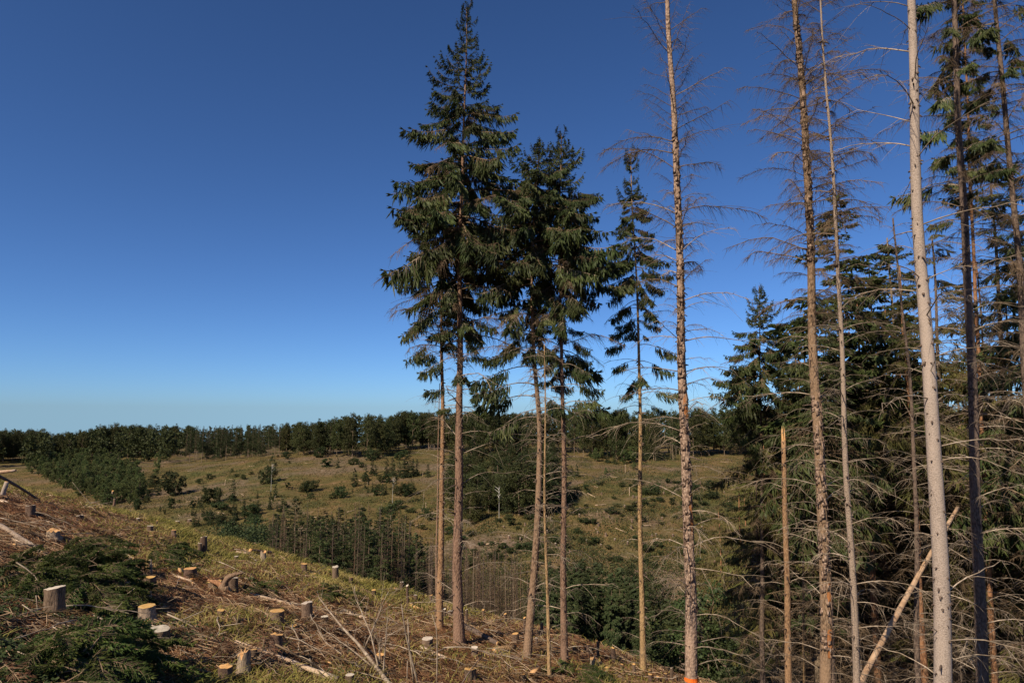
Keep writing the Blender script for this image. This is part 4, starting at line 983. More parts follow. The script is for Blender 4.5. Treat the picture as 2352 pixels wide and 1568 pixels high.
for (x, y, w, h, s, lab) in [
        (410, 1080, 128, 185, 'old', 'tall grey topped stump beside the big dark green brush pile'),
        (1105, 1125, 112, 105, 'flare', 'pale flared stump with a bright yellow orange top, right of the big brush pile'),
        (1195, 1268, 140, 72, 'old', 'wide low stump with a white grey top below the yellow topped flared stump'),
        (1125, 862, 84, 70, 'fresh', 'brown stump with an orange top above and right of the big brush pile'),
        (1095, 952, 80, 45, 'flare', 'low pale stump just above the yellow topped flared stump'),
        (1072, 1195, 75, 45, 'jag', 'small splintered yellowish stump between the flared and the wide low stump'),
        (1662, 1078, 52, 38, 'fresh', 'small lone stump with an orange top in bare brown litter'),
        (1700, 1590, 95, 110, 'fresh', 'orange topped stump cut off by the bottom edge, left of the pale log'),
        (1835, 1500, 90, 110, 'jag', 'broken rotten stump at the upper end of the pale log'),
        (230, 308, 62, 58, 'old', 'pale topped stump in the grass at upper left'),
        (400, 478, 85, 42, 'jag', 'rotten low stump in the brown slash at upper left'),
        (1130, 424, 44, 30, 'old', 'low grey topped stump in the grass of the upper slope'),
        (1310, 462, 34, 36, 'fresh', 'small brown stump in the green grass of the crest'),
        (1538, 592, 46, 105, 'old', 'tall dark stump of a close pair near the crest'),
        (1505, 592, 28, 62, 'old', 'shorter dark stump of the close pair near the crest'),
        (1435, 765, 84, 42, 'fresh', 'low stump with a yellow top beside a bright wood chunk'),
        (1620, 862, 88, 42, 'fresh', 'low orange topped stump beside the curved upturned root'),
        (1758, 872, 62, 72, 'old', 'dark stump right behind the curved upturned root'),
        (1780, 655, 30, 30, 'old', None), (840, 212, 12, 85, 'flare', None), (860, 242, 18, 55, 'old', None), (1040, 348, 25, 12, 'old', None),
        (1185, 372, 18, 20, 'fresh', None), (985, 288, 20, 16, 'old', None), (1340, 378, 28, 28, 'old', None), (1430, 350, 26, 14, 'old', None), (600, 330, 50, 14, 'old', None)]:
    stump(z1(x, y), w, h, s, lab)
for (x, y, w, h, s, lab) in [
        (432, 1085, 78, 98, 'old', 'dark upright stump with a grey top beside the thin pale pole'),
        (196, 1112, 98, 62, 'fresh', 'wide stump with an orange yellow top left of the dark upright stump'),
        (560, 1132, 52, 42, 'old', 'small white topped stump right of the dark upright stump'),
        (188, 1372, 88, 128, 'fresh', 'tall leaning stump with a round orange top above the pale log'),
        (406, 727, 42, 45, 'fresh', 'brown stump in the yellow grass of the crest, left one of two'),
        (645, 788, 44, 78, 'old', 'tall brown stump in the yellow grass of the crest, with a splintered one behind'),
        (655, 702, 30, 55, 'jag', 'splintered orange stump behind the tall brown stump on the crest'),
        (760, 822, 30, 36, 'fresh', None), (475, 770, 50, 14, 'fresh', 'flat bright orange cut stump in the grass of the crest'),
        (935, 908, 30, 28, 'fresh', None), (1145, 872, 28, 52, 'old', None), (1192, 1000, 18, 140, 'old', None), (1366, 962, 20, 42, 'fresh', None),
        (1250, 937, 28, 20, 'old', None), (1340, 1312, 78, 58, 'old', 'grey topped stump left of the foot of the tallest spruce'),
        (1695, 1372, 48, 52, 'old', 'pale topped stump right of the foot of the tallest spruce'),
        (320, 1168, 62, 16, 'fresh', 'flat yellow cut stump flush with the litter, below the wide orange one'),
        (980, 1394, 60, 22, 'fresh', 'flat yellow stump among the thin poles of the fallen treetop'),
        (1665, 1545, 84, 62, 'fresh', 'orange topped stump at the bottom, right of the fallen treetop'),
        (24, 1405, 50, 52, 'fresh', 'orange stump touching the upper end of the pale log'),
        (100, 652, 40, 52, 'jag', 'splintered stump carrying a short orange log near the crest'), (820, 762, 14, 42, 'old', None), (1470, 1092, 20, 62, 'old', None),
        (1515, 1082, 40, 42, 'old', 'grey stump between the slim and the tallest spruce trunks'), (1760, 1082, 20, 46, 'fresh', None), (1632, 1132, 16, 92, 'old', None), (750, 1590, 60, 50, 'old', 'dark stump cut by the bottom edge, left of the fallen treetop'),
        (1290, 890, 16, 14, 'old', None), (1480, 990, 22, 14, 'fresh', None), (590, 735, 30, 12, 'fresh', None)]:
    stump(z2(x, y), w, h, s, lab)
for (x, y, w, h, s, lab) in [
        (42, 1132, 16, 66, 'fresh', None), (120, 1272, 46, 52, 'fresh', 'yellow topped stump left of the bent spruce foot'), (316, 1202, 24, 66, 'fresh', None),
        (665, 1357, 22, 56, 'fresh', None), (740, 1397, 18, 112, 'fresh', None), (855, 1412, 30, 82, 'fresh', 'orange post stump with a yellow top between the two brown trunks'), (700, 1452, 38, 44, 'jag', None),
        (750, 1452, 38, 24, 'fresh', None), (812, 1492, 38, 22, 'fresh', None), (175, 1538, 48, 18, 'fresh', None), (1013, 1502, 18, 52, 'fresh', None), (1135, 1568, 28, 44, 'fresh', None),
        (1255, 1562, 14, 42, 'fresh', None), (1295, 1562, 14, 84, 'old', None), (1346, 1570, 20, 28, 'fresh', None), (625, 1357, 28, 14, 'fresh', None), (275, 1292, 18, 42, 'old', None), (186, 1182, 10, 84, 'fresh', None), (1130, 1502, 20, 16, 'fresh', None),
        (1190, 1560, 22, 20, 'fresh', None), (920, 1470, 16, 26, 'fresh', None), (560, 1330, 16, 16, 'fresh', None)]:
    stump(z3(x, y), w, h, s, lab)
# far stumps, snags and bleached logs on the hillside
for i in range(70):
    for _ in range(20):
        u = R_.uniform(1060, 1680); v = R_.uniform(1110, 1300); p = hit_far(u, v, 100)
        if .804 * (p.x + 10) - .595 * (p.y - 140) > 0: break
    o = thing('tree_stump', p, 'small grey stump on the brown spur across the valley', 'stump', 'grey stumps on the brown spur', R_.uniform(0, 6))
    b, c = ST['old'][i % 4]; r = R_.uniform(.14, .22); h = R_.uniform(.25, .7)
    obj('bark_body', ST['old'][i % 4][0], o, sc=(r, r, h)); obj('cut_face', c, o, sc=(r, r, h))
def log_mesh(seed, K=7, S=7):
    r = np.random.default_rng(seed); x = np.linspace(-.5, .5, K)
    mb = MB(); mb.tubes(np.stack([x, np.cumsum(r.normal(0, .008, K)), np.cumsum(r.normal(0, .008, K))], 1), np.linspace(1, .55, K) * .02, S, 0, cap=True)
    return mb
LOGM = [log_mesh(k).mesh('fallen_log', ['wood_peeled']) for k in range(3)]; LOGB = [log_mesh(k + 9).mesh('fallen_log', ['bark_brown']) for k in range(3)]
def lie(x, y, az, L):             # slope angle of the ground along az
    a = Hs(x - math.cos(az) * L / 2, y - math.sin(az) * L / 2); b = Hs(x + math.cos(az) * L / 2, y + math.sin(az) * L / 2)
    return (a + b) / 2, math.atan2(b - a, L)
for i in range(80):
    u = R_.uniform(330, 1680); v = R_.uniform(1060, 1260); p = hit_far(u, v, 110); az = R_.uniform(-1.2, 1.2); L = R_.uniform(1.2, 4)
    z, e = lie(p.x, p.y, az, L)
    tag(obj('fallen_log', LOGM[i % 3], None, (p.x, p.y, z + .12), (0, -e, az), (L, L * 1.6, L * 1.6)), 'bleached log lying on the cleared far hillside', 'log', 'bleached logs on the far hillside')
for i in range(20):
    u = R_.uniform(500, 1650); v = R_.uniform(1080, 1240); p = hit_far(u, v, 110); h = R_.uniform(1, 2.8)
    tag(obj('bare_snag', LOGM[i % 3], None, (p.x, p.y, p.z + h / 2 - .2), (R_.uniform(-.06, .06), -PI / 2, 0), (h, h * 1.9, h * 1.9)), 'bleached upright snag on the far hillside', 'tree', 'bleached snags on the far hillside')

# ---------------------------------------------------------------- logs, poles and the fallen treetop on the near slope
def ground_log(a, b, r0, r1, mat, label, lift=0.6, end='wood_fresh', n=6):
    A = hit(*a); B = hit(*b); pts = []
    for t in np.linspace(0, 1, n):
        x, y = A.x + (B.x - A.x) * t, A.y + (B.y - A.y) * t
        pts.append(Vector((x, y, Hs(x, y))))
    z0 = [p.z for p in pts]; zl = np.linspace(pts[0].z, pts[-1].z, n)
    off = max(np.array(z0) - zl) * .6
    for p, z in zip(pts, zl): p.z = z + off + lift * (r0 + r1) / 2
    return tube_thing('fallen_log', pts, [r0, r1] if False else list(np.linspace(r0, r1, n)), mat, label, 'log', endmat=end)
ground_log((540, 1484), (775, 1572), .045, .07, 'wood_peeled', 'long pale peeled log lying at the bottom, left of the fallen treetop', .9)
ground_log(z2(-20, 1325), z2(240, 1395), .05, .04, 'wood_peeled', 'short pale stick lying against the long peeled log')
ground_log(z2(0, 902), z2(378, 1002), .06, .05, 'wood_peeled', 'long thin pale log ending at the dark upright stump')
ground_log(z2(480, 1042), z2(602, 1052), .04, .035, 'wood_peeled', 'short pale pole just right of the dark upright stump')
ground_log(z2(690, 1027), z2(900, 1097), .07, .05, 'wood_peeled', 'peeled log piece left of the upright sticks in mid slope')
ground_log(z2(1290, 1312), z2(1485, 1398), .05, .05, 'wood_peeled', 'pale pole below the grey stump left of the tallest spruce')
ground_log(z2(1620, 1165), z2(1870, 1300), .09, .07, 'bark_dark', 'dark log lying right of the foot of the tallest spruce')
ground_log(z2(1840, 1345), z2(2000, 1320), .10, .10, 'bark_warm', 'short thick brown log below the bent spruce foot')
ground_log(z3(415, 1487), z3(868, 1497), .055, .05, 'wood_orange', 'thin straight orange log lying level behind the brown trunk foot')
ground_log(z3(860, 1497), z3(950, 1568), .05, .04, 'bark_dark', 'short dark log slanting down from the level orange log')
ground_log(z3(0, 1370), z3(180, 1420), .09, .07, 'bark_dark', 'dark log lying left of the bent spruce foot')
ground_log((0, 1213), (98, 1277), .085, .07, 'bark_greybrown', 'thick barky log at the left edge above the big brush pile', .9)
ground_log(z1(100, 545), z1(320, 560), .10, .07, 'bark_dark', 'dark log under the thick barky one at the left edge')
ground_log(z1(90, 490), z1(310, 605), .025, .02, 'wood_peeled', 'thin pale stick slanting right below the thick barky log')
ground_log(z1(0, 200), z1(60, 220), .08, .07, 'wood_peeled', 'short pale log at the left edge below the leaning dark pole')
ground_log(z1(860, 560), z1(1010, 640), .045, .035, 'wood_peeled', 'thin pale log above the orange topped brown stump')
ground_log(z1(940, 810), z1(1030, 865), .03, .025, 'wood_peeled', 'short bright stick left of the orange topped brown stump')
ground_log(z1(1300, 760), z1(1450, 812), .045, .04, 'wood_peeled', 'pale curved stick left of the curved root')
ground_log(z1(1440, 800), z1(1700, 800), .05, .05, 'wood_orange', 'reddish split log lying against the curved root')
ground_log(z1(1710, 1105), z1(1880, 1115), .05, .045, 'bark_dark', 'dark pole lying level in the brown litter right of the lone small stump')
ground_log(z1(1780, 590), z1(1887, 605), .09, .07, 'wood_peeled', 'pale log half sunk in the grass near the crest')
ground_log(z2(0, 605), z2(155, 618), .085, .075, 'wood_orange', 'short orange log lying across stumps near the crest', 2.2)
ground_log(z2(830, 765), z2(900, 800), .07, .06, 'wood_peeled', 'pale log tip on the crest in front of the dead stand')
ground_log(z2(1090, 865), z2(1310, 912), .06, .05, 'wood_peeled', 'log lying along the crest left of the slim spruce')
ground_log(z2(1200, 980), z2(1275, 1020), .08, .07, 'wood_fresh', 'short yellow log piece beside the tall dark post stump')
ground_log(z2(140, 868), z2(295, 838), .035, .03, 'bark_brown', 'thin brown branch lying under a bright wood chunk')
ground_log((0, 1496), (8, 1500), .05, .05, 'bark_brown', 'barky log end at the left edge of the bottom slope')

# dark and pale poles against the left edge
A = hit(95, 1147); tube_thing('leaning_pole', [A - Vector((0, 0, .1)), at(45, 1119, A.y - 1), at(-60, 1060, A.y - 3)], [.05, .06, .08], 'bark_dark', 'dark pole slanting up to the left edge over the grass', 'log')
B = hit(2, 1140); tube_thing('leaning_pole', [B - Vector((0, 0, .2)), at(16, 1106, B.y)], [.10, .09], 'bark_pale', 'pale leaning trunk piece under the dark pole at the left edge', 'log', endmat='wood_fresh')
tube_thing('leaning_pole', [at(-70, 1092, 30), at(0, 1084, 30), at(36, 1080, 30)], [.09, .075, .06], 'wood_peeled', 'bright pole end poking in level from the left edge', 'log', endmat='wood_fresh')

# fallen treetop with spreading branches
def pole(name, pts, r0, r1, mat, label, group=None, lift=0):
    """pts: first (u, v) on the ground, the others at the distance of the first, shifted by dy"""
    A = hit(*pts[0][:2]); P = [A - Vector((0, 0, .05))]
    for q in pts[1:]:
        P.append(at(q[0], q[1], A.y + (q[2] if len(q) > 2 else 0)))
    for p in P[1:]: p.z = max(p.z, Hs(p.x, p.y) + .04)
    return tube_thing(name, P, list(np.linspace(r0, r1, len(P))), mat, label, 'branch', group, S=6)
ft = thing('fallen_treetop', hit(*z2(1050, 1540)), 'fallen dead treetop with long bare branches fanning up from the bottom edge', 'tree')
fb = ft.location.copy()
def ft_part(name, pts, r0, r1, mat):
    P = [at(u, v, fb.y + dy) for (u, v), dy in pts]
    for p in P: p.z = max(p.z, Hs(p.x, p.y) + r0)
    rel = np.array([list(p - fb) for p in P]); d = np.concatenate([[0], np.cumsum(np.linalg.norm(np.diff(rel, axis=0), axis=1))])
    q = np.linspace(0, d[-1], 14); PP = np.stack([np.interp(q, d, rel[:, k]) for k in range(3)], 1)
    PP += np.cumsum(rng.normal(0, .006, PP.shape), 0)
    mb = MB(); mb.tubes(PP, np.linspace(r0, r1, 14), 8, 0, cap=True)
    nt_ = 14
    qi = rng.uniform(.25, 1, nt_); b = np.stack([np.interp(qi, np.linspace(0, 1, 14), PP[:, k]) for k in range(3)], -1)
    dv = rng.normal(0, .6, (nt_, 3)) + (PP[-1] - PP[0]) / np.linalg.norm(PP[-1] - PP[0]); k_ = np.linspace(0, 1, 3)
    ln = rng.uniform(.1, .45, nt_)
    mb.tubes(b[:, None] + ln[:, None, None] * dv[:, None] * k_[None, :, None], (.004 * (1 - k_) + .002)[None].repeat(nt_, 0), 3, 0)
    obj(name, mb.mesh(name, [mat]), ft)
ft_part('stem', [(z2(1060, 1600), -.6), (z2(960, 1460), .1), (z2(820, 1280), 1.0), (z2(680, 1130), 2.0), (z2(515, 915), 3.2)], .055, .010, 'branch')
for pts in [[(z2(970, 1480), 0), (z2(760, 1310), 1.0), (z2(510, 1125), 2.2)], [(z2(1000, 1568), -.3), (z2(790, 1420), .6), (z2(620, 1330), 1.2)], [(z2(980, 1590), -.4), (z2(760, 1460), .4), (z2(570, 1250), 1.4), (z2(510, 1165), 2.0)],
            [(z2(970, 1470), 0), (z2(910, 1200), .2), (z2(790, 920), .6), (z2(797, 845), .6)], [(z2(865, 1300), .8), (z2(950, 1110), .8), (z2(1010, 950), .8), (z2(1045, 885), .8)], [(z2(1010, 1500), 0), (z2(1025, 1250), 0), (z2(1038, 1090), 0)],
            [(z2(975, 1390), 0), (z2(985, 1260), 0)]]:
    ft_part('branch', pts, .022, .007, 'branch')
pole('bare_branch', [(*z2(1275, 1590),), (*z2(1210, 1350),), (*z2(1165, 1150),), (*z2(1143, 970),)], .028, .008, 'branch', 'upright bare branch with a bent tip right of the fallen treetop')
pole('bare_branch', [(*z2(1240, 1568),), (*z2(1205, 1350),), (*z2(1190, 1085),)], .022, .014, 'branch', 'second upright bare branch touching the bent one')
pole('bare_branch', [(*z2(1408, 1590),), (*z2(1414, 1300),), (*z2(1405, 1130),), (*z2(1375, 1050),)], .020, .007, 'branch', 'thin upright bare branch in front of the slim spruce trunk')
pole('bare_branch', [(*z2(1580, 1590),), (*z2(1660, 1470),), (*z2(1765, 1345), .8)], .022, .010, 'bark_dark', 'dark stick slanting up right in front of the orange stump')
pole('bare_branch', [(*z2(1185, 1568),), (*z2(1188, 1400),)], .016, .01, 'branch', 'short thin upright stick at the bottom beside the bare branches')
pole('bare_branch', [(*z2(490, 1510),), (*z2(450, 1380),)], .022, .014, 'branch', 'short stick standing behind the long peeled log')
pole('bare_branch', [(*z1(290, 1040),), (*z1(272, 905),)], .014, .008, 'branch', 'thin stick standing left of the tall grey topped stump')
pole('bare_branch', [(*z1(1140, 745),), (*z1(1140, 690),), (*z1(1135, 635),)], .05, .04, 'branch', 'barkless upright stub above the orange topped brown stump')
pole('bare_branch', [(*z1(1180, 1350),), (*z1(1150, 1300),), (*z1(1185, 1270),)], .014, .008, 'branch', 'thin bent twig in front of the wide low stump')
for k, pts in enumerate([[(610, 240), (690, 210), (770, 188)], [(615, 200), (730, 205)], [(640, 235), (850, 200)], [(700, 230), (545, 50)], [(745, 200), (755, 130)], [(630, 200), (640, 120)], [(700, 190), (660, 150), (700, 230)]]):
    pole('bare_branch', [z1(*p) for p in pts], .022, .01, 'branch', 'thin bleached stick in the tangle on the grassy crest at left', 'stick tangle on the crest')
# curved upturned root
rb = hit(*z1(1720, 880)); rt = thing('upturned_root', rb, 'brown curved upturned root with a slab of bark in the middle of the slope', 'root')
def rel_tube(name, root, pts, radii, mat, S=9):
    P = np.array([list(at(*z1(*p[:2]), rb.y + (p[2] if len(p) > 2 else 0)) - rb) for p in pts]); d = np.linspace(0, 1, len(P)); q = np.linspace(0, 1, 12)
    PP = np.stack([np.interp(q, d, P[:, k]) for k in range(3)], 1); g = np.array([1, 2, 1]) / 4
    PP[1:-1] = (PP[:-2] + 2 * PP[1:-1] + PP[2:]) / 4
    mb = MB(); mb.tubes(PP, np.interp(q, d, radii), S, 0, cap=True, jit=1 + .1 * rng.normal(0, 1, (1, 12, S))); obj(name, mb.mesh(name, [mat]), root)
rel_tube('root_arm', rt, [(1690, 850), (1700, 800), (1730, 765), (1780, 745), (1835, 738)], [.11, .11, .09, .07, .03], 'bark_brown')
rel_tube('root_arm', rt, [(1700, 850, .1), (1640, 810, .2), (1570, 790, .3)], [.1, .08, .04], 'bark_red')
rel_tube('root_base', rt, [(1660, 830), (1700, 860), (1730, 890)], [.08, .16, .10], 'bark_brown')

# wood chunks left by the saw
def chunk_mesh(seed):
    r = np.random.default_rng(seed); V = np.array([(x, y, z) for x in (-1, 1) for y in (-1, 1) for z in (-1, 1)], float) * np.array([1, .45, .35]) * r.uniform(.6, 1.15, (8, 3)); V[:4, 2] *= .4
    mb = MB(); mb.add(V, [[0, 1, 3, 2], [4, 6, 7, 5], [0, 4, 5, 1], [2, 3, 7, 6], [0, 2, 6, 4], [1, 5, 7, 3]]); return mb
CH = [chunk_mesh(k).mesh('wood_chunk', ['wood_fresh'], False) for k in range(4)]
for i, (zz, s, lab) in enumerate([(z1(1362, 735), .16, 'bright yellow split chunk beside the low yellow topped stump'), (z2(200, 850), .16, 'bright upright wood chunk on the thin brown branch'), (z3(260, 1510), .2, 'pale splintered chunk left of the level orange log'),
                                  (z1(755, 1225), .14, 'pale chunk in the litter left of the wide low stump'), (z1(1460, 822), .08, 'small orange chunk left of the curved root'), (z2(1290, 1180), .12, 'orange chunk in the slash left of the tallest spruce'), (z2(605, 1430), .1, 'small yellow chunk left of the fallen treetop'),
                                  (z2(850, 955), .12, 'yellow chunk above the peeled log piece'), (z2(1070, 990), .12, 'orange chunk left of the tall dark post stump'), (z2(1140, 1140), .08, 'small pale chunk near the upright bare branches')]):
    p = hit(*zz); tag(obj('wood_chunk', CH[i % 4], None, (p.x, p.y, p.z + s * .4), (random.uniform(-.3, .3), random.uniform(-1.2, .2) if i in (1, 2) else random.uniform(-.3, .3), random.uniform(0, 6)), s), lab, 'wood chunk')
# loose sticks scattered over the slash
STK = []
for k in range(8):
    r = np.random.default_rng(900 + k); mb = MB(); K = 8; x = np.linspace(-.5, .5, K)
    P = np.stack([x, np.cumsum(r.normal(0, .025, K)), np.abs(np.cumsum(r.normal(0, .012, K)))], 1); mb.tubes(P, np.linspace(.009, .004, K), 5, 0, cap=True)
    for j in range(4):
        i = int(r.integers(1, K)); d = np.array([r.uniform(.3, 1), r.normal(0, .7), r.uniform(0, .6)]) * r.uniform(.08, .25); mb.tubes(np.array([P[i], P[i] + d * .6, P[i] + d]), np.array([.005, .004, .002]), 3, 0)
    STK.append(mb.mesh('fallen_branch', ['branch_brown' if k % 2 else 'branch']))
n = 0
while n < 280:
    u = R_.uniform(0, 1500); v = R_.uniform(1180, 1567); p = hit(u, v)
    if p.y > 48 or crest_s(np.array([p.x]), np.array([p.y]))[0] > -.5 or R_.random() < float(grassiness(np.array([p.x]), np.array([p.y]))[0]) * .85: continue
    az = R_.gauss(-.5, .8); L = R_.uniform(.6, 2.4); z, e = lie(p.x, p.y, az, L)
    tag(obj('fallen_branch', STK[n % 8], None, (p.x, p.y, z + R_.uniform(.02, .15)), (R_.uniform(-.5, .5), -e + R_.gauss(0, .14), az), (L, max(L, 1) * .9, max(L, 1) * .9)), 'thin dry branch lying loose in the brown slash of the slope', 'branch', 'loose dry branches in the slash')
    n += 1

BOUGH_DRY = [bough_arrays(195 + i, L=1.2, nsec=26, per=6, hang=.3, arch=(.15, -.35, .1), spread=.32, tl=(.05, .14), tw=.008).mesh('dry_bough', ['branch_brown', 'needle_brown'], False) for i in range(4)]
n = 0
while n < 230:
    u = R_.uniform(0, 1480); v = R_.uniform(1180, 1567); p = hit(u, v)
    if p.y > 42 or crest_s(np.array([p.x]), np.array([p.y]))[0] > -3 or R_.random() < float(grassiness(np.array([p.x]), np.array([p.y]))[0]) * .9: continue
    az = R_.uniform(-3.1, 3.1); z, e = lie(p.x, p.y, az, 1.0)
    tag(obj('dry_bough', BOUGH_DRY[n % 4], None, (p.x, p.y, z + R_.uniform(.03, .12)), (R_.uniform(-.6, .6), -e + R_.gauss(0, .15), az), R_.uniform(.5, 1.15)), 'brown dried spruce bough lying in the slash of the slope', 'branch', 'dried boughs in the slash')
    n += 1

# ---------------------------------------------------------------- brush piles
def brush(u, v, du, dv, n, hgt, label, dry=0.0):
    c = hit(u, v); root = thing('brush_pile', c, label, 'brush pile'); k = 0
    while k < n:
        a = R_.uniform(0, 6.28); q = R_.random() ** .5
        p = hit(u + du * q * math.cos(a), v + dv * q * math.sin(a))
        if (p - c).length > 8: k += 1; continue
        zz = hgt * (1 - q * q) * R_.uniform(.3, 1.0)
        sc = R_.uniform(.45, .95)
        obj('bough', R_.choice(BOUGH_CUT), root, p - c + Vector((0, 0, zz + .08)), (R_.uniform(-.5, .5), R_.uniform(-.35, .3), R_.uniform(-3.1, 3.1)), sc); k += 1
brush(205, 1350, 74, 72, 110, 1.25, 'big dark green pile of cut spruce boughs behind the tall grey topped stump')
brush(62, 1335, 55, 45, 45, .5, 'dark heap of cut spruce boughs at the left edge, left of the big pile')
brush(190, 1545, 118, 45, 85, .6, 'green heap of cut spruce boughs along the bottom left edge')
brush(385, 1285, 55, 26, 22, .4, 'smaller dark heap of spruce boughs below the close pair of stumps')
brush(*z2(650, 925), 60, 20, 16, .25, 'flat green patch of spruce boughs in mid slope above the peeled log piece')
brush(*z2(45, 858), 30, 12, 9, .25, 'small dark heap of boughs left of the bright upright chunk')
brush(*z3(560, 1545), 40, 14, 10, .25, 'small green heap of boughs below the level orange log')
brush(*z1(1480, 650), 40, 20, 12, .2, 'brownish green flat heap of boughs left of the curved root')

# ---------------------------------------------------------------- ground cover
def near_pts(n, dens, y0=8, y1=52, seed=0):
    r = np.random.default_rng(seed); out = []
    tot = 0
    while tot < n:
        m = n * 3
        y = y0 * (y1 / y0) ** r.random(m); t = r.uniform(-.82, .45, m); x = t * y
        s = crest_s(x, y); keep = (s < 3.0) & (r.random(m) < dens(x, y))
        z = H(x, y); vv = -z / y
        keep &= vv < .50
        P = np.stack([x, y, z], 1)[keep]; out.append(P); tot += len(P)
    return np.concatenate(out)[:n], r
def grass():
    P, r = near_pts(46000, lambda x, y: .008 + grassiness(x, y) ** 2, seed=3); n = len(P)
    P = P + r.normal(0, .06, P.shape) * np.array([1, 1, 0])
    d = np.stack([r.normal(.15, .45, n), r.normal(.1, .45, n), np.ones(n)], 1); L = r.uniform(.10, .34, n) * (.7 + .5 * (fbm(P[:, 0] / 2, P[:, 1] / 2, 51, 2) > 0)); W = r.uniform(.004, .008, n) * (1 + P[:, 1] / 25)
    d /= np.linalg.norm(d, axis=1, keepdims=True); a = np.cross(d, r.normal(0, 1, (n, 3))); a /= np.linalg.norm(a, axis=1, keepdims=True)
    m = P + d * (L * .55)[:, None]; bend = d.copy(); bend[:, :2] *= 2.2; bend[:, 2] *= .5; tip = m + bend * (L * .5)[:, None]
    V = np.stack([P - a * W[:, None], P + a * W[:, None], m + a * W[:, None] * .8, m - a * W[:, None] * .8, tip], 1).reshape(-1, 3); b = np.arange(n)[:, None] * 5
    mb = MB(); mb.add(V, b + np.array([[0, 1, 2, 3]])); mb.f.append((b + np.array([[3, 2, 4]]), 0))
    tag(obj('grass', mb.mesh('grass', ['grass'])), 'dry yellow green grass along the crest of the slope', 'grass', kind='stuff')
def litter():
    P, r = near_pts(78000, lambda x, y: 1 - .75 * grassiness(x, y), seed=4); n = len(P)
    az = r.normal(-.5, 1.0, n); L = r.uniform(.06, .5, n) ** 1.2 * (.6 + P[:, 1] / 40); e = r.normal(-.05, .22, n)
    d = np.stack([np.cos(az), np.sin(az), e - .26 * np.cos(az) - .21 * np.sin(az)], 1)
    c = P + np.array([0, 0, 1]) * r.uniform(0, .07, (n, 1)); k = np.array([-.5, 0, .5])
    path = c[:, None] + d[:, None] * L[:, None, None] * k[None, :, None]; path[:, 1, 2] += L * r.normal(0, .06, n)
    rad = (r.uniform(.003, .008, n) * (.6 + P[:, 1] / 25))[:, None] * np.array([1, .9, .6])
    mb = MB(); mb.tubes(path, rad, 3, 0)
    tag(obj('twig_litter', mb.mesh('twig_litter', ['litter'])), 'brown twig litter covering the felled slope', 'litter', kind='stuff')
    P, r = near_pts(9000, lambda x, y: (1 - .8 * grassiness(x, y)) * (.25 + .75 * (fbm(x / 2, y / 2, 63, 2) > 0)), seed=14); n = len(P)
    az = r.normal(-.5, .9, n); L = r.uniform(.12, .7, n) * (.7 + P[:, 1] / 50); e = r.normal(.02, .25, n)
    d = np.stack([np.cos(az), np.sin(az), e - .26 * np.cos(az) - .21 * np.sin(az)], 1); c = P + np.array([0, 0, 1]) * r.uniform(.02, .12, (n, 1)); k = np.array([-.5, -.15, .2, .5])
    path = c[:, None] + d[:, None] * L[:, None, None] * k[None, :, None]; path[:, 1:3, 2] += (L * r.normal(0, .06, n))[:, None]; path[:, 1, :2] += (L[:, None] * r.normal(0, .05, (n, 2)))
    mb = MB(); mb.tubes(path, (r.uniform(.003, .010, n) * (.6 + P[:, 1] / 30))[:, None] * np.array([1, .9, .8, .5]), 4, 0)
    tag(obj('stick_litter', mb.mesh('stick_litter', ['stick'])), 'pale short sticks strewn through the brown slash', 'litter', kind='stuff')
    P, r = near_pts(2600, lambda x, y: (1 - .6 * grassiness(x, y)) * (fbm(x / 3, y / 3, 61, 2) > -.05), seed=5); n = len(P)
    d = r.normal(0, 1, (n, 3)); d[:, 2] *= .3; mb = MB(); mb.blades(P + np.array([0, 0, .03]), d, np.tile([0, 0, 1.], (n, 1)) + r.normal(0, .4, (n, 3)), r.uniform(.04, .16, n) * (.6 + P[:, 1] / 30), r.uniform(.01, .03, n), 0, cross=True, mid=.5)
    tag(obj('wood_chips', mb.mesh('wood_chips', ['chip'], False)), 'pale wood chips strewn over the slope', 'wood chips', kind='stuff')
def bramble():
    def den(x, y):
        t = x / y
        return np.clip(1.0 * (y < 16) * sstep(.0, .35, fbm(x / 2.5, y / 2.5, 71, 3) + .5 * sstep(-.62, -.72, t) * (y < 12) + .15) + .10 * (fbm(x / 1.2, y / 1.2, 73, 2) > .35), 0, 1)
    P, r = near_pts(30000, den, seed=6, y1=45); n = len(P)
    P[:, 2] += r.uniform(.0, .28, n) * (.4 + .6 * (fbm(P[:, 0], P[:, 1], 75, 2) + 1) / 2)
    d = r.normal(0, 1, (n, 3)); d[:, 2] = -.2; nn = np.tile([0, 0, 1.], (n, 1)) + r.normal(0, .45, (n, 3))
    mb = MB(); mb.blades(P, d, nn, r.uniform(.04, .085, n), r.uniform(.014, .03, n), 0, cross=False, mid=.45)
    tag(obj('undergrowth', mb.mesh('undergrowth', ['bramble'], False)), 'low dark bramble leaves creeping over the slash', 'undergrowth', kind='stuff')
def far_grass():
    r = np.random.default_rng(8); m = 150000; y = 100 * (330 / 100) ** r.random(m); t = r.uniform(-.8, .5, m); x = t * y; s = crest_s(x, y)
    k = (s > 30) & (fbm(x / 9, y / 9, 81, 3) > -.28) & (r.random(m) < 1 - .7 * slashiness(x, y)); x, y = x[k], y[k]; n = len(x)
    P = np.stack([x, y, H(x, y) - .03], 1); d = np.stack([r.normal(0, .4, n), r.normal(0, .4, n), np.ones(n)], 1)
    mb = MB(); mb.blades(P, d, r.normal(0, 1, (n, 3)), r.uniform(.2, .55, n), r.uniform(.06, .18, n), 0, cross=False, mid=.6)
    tag(obj('meadow_grass', mb.mesh('meadow_grass', ['grass_far'])), 'dry olive brown grass on the cleared far hillside', 'grass', kind='stuff')
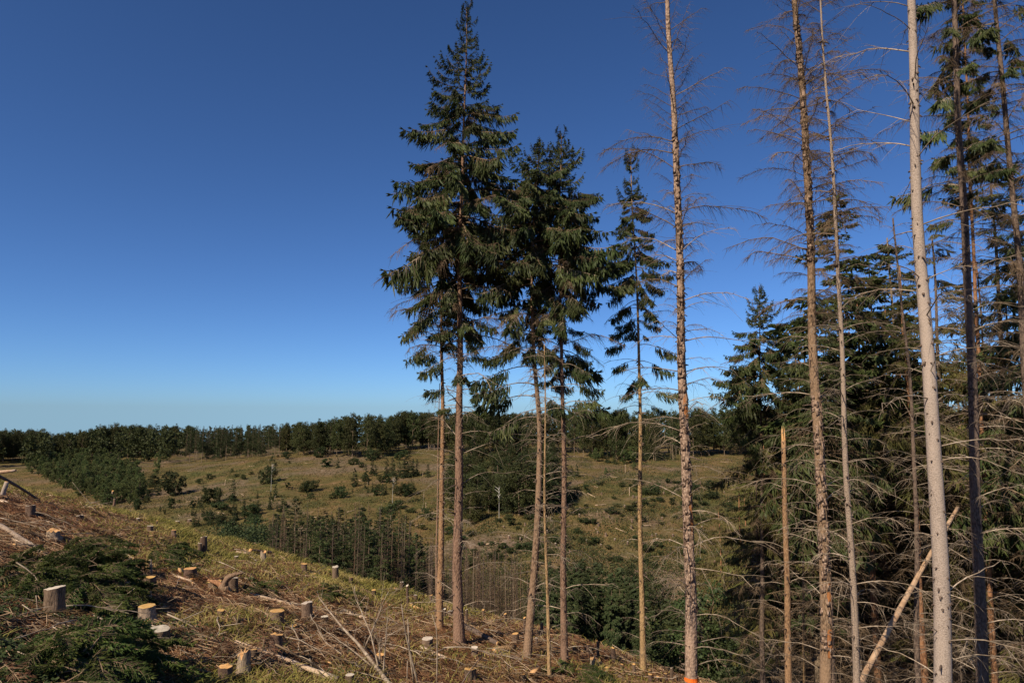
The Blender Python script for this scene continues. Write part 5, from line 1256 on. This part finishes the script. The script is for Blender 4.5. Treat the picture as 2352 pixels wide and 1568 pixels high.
def far_scrub():
    r = np.random.default_rng(21); m = 420000; y = 100 * (300 / 100) ** r.random(m); t = r.uniform(-.6, .5, m); x = t * y; s = crest_s(x, y)
    n1 = fbm(x / 7, y / 7, 91, 4); sp_ = sstep(-5, 10, .804 * (x + 10) - .595 * (y - 140)) * (y < 215)
    k = (s > 30) & (n1 > .27 - .24 * sp_ - .12 * (fbm(x / 40, y / 40, 93, 2) > .05)); x, y, n1 = x[k], y[k], n1[k]; n = len(x)
    P = np.stack([x, y, H(x, y) + r.uniform(0, .75, n) * np.clip((n1 - .05) * 2, .1, 1)], 1); d = r.normal(0, 1, (n, 3)); d[:, 2] += .3
    mb = MB(); mb.blades(P, d, r.normal(0, 1, (n, 3)) + np.array([0, 0, .7]), r.uniform(.15, .4, n), r.uniform(.06, .16, n), 0, cross=False, mid=.5)
    tag(obj('scrub', mb.mesh('scrub', ['leaf_shrub'], False)), 'patchy low green scrub over the cleared far hillside', 'undergrowth', kind='stuff')
def far_slash():
    r = np.random.default_rng(23); m = 60000; y = 100 * (300 / 100) ** r.random(m); t = r.uniform(-.6, .4, m); x = t * y; s = crest_s(x, y)
    k = (s > 30) & (r.random(m) < slashiness(x, y) ** 1.5 * .5 + .01); x, y = x[k], y[k]; n = len(x)
    P = np.stack([x, y, H(x, y) + .08], 1); az = r.normal(-.3, .8, n); L = r.uniform(.4, 2.4, n) ** 1.2; d = np.stack([np.cos(az), np.sin(az), r.normal(.05, .12, n)], 1); q = np.array([-.5, 0, .5])
    mb = MB(); mb.tubes(P[:, None] + d[:, None] * L[:, None, None] * q[None, :, None], (r.uniform(.012, .05, n))[:, None] * np.array([1, .9, .6]), 3, 0)
    tag(obj('slash', mb.mesh('slash', ['stick'])), 'pale slash strewn in streaks over the far hillside', 'slash', kind='stuff')
far_slash(); grass(); litter(); bramble(); far_grass(); far_scrub()

# ---------------------------------------------------------------- labels that single out the members of small groups
ORD = 'first second third fourth fifth sixth seventh eighth ninth tenth eleventh twelfth thirteenth fourteenth fifteenth sixteenth seventeenth eighteenth nineteenth twentieth'.split()
fam = {}
for o in list(COL.objects):
    if o.parent is None and o.get('group') and o.get('category'): fam.setdefault((o['group'], o['label']), []).append(o)
for (g_, l_), os_ in fam.items():
    if 1 < len(os_) <= 20:
        os_.sort(key=lambda o: o.location.x / max(o.location.y, .1))
        for i, o in enumerate(os_):
            w = l_.split()
            o['label'] = ' '.join(w[:12]) + ', ' + ORD[i] + ' from left'
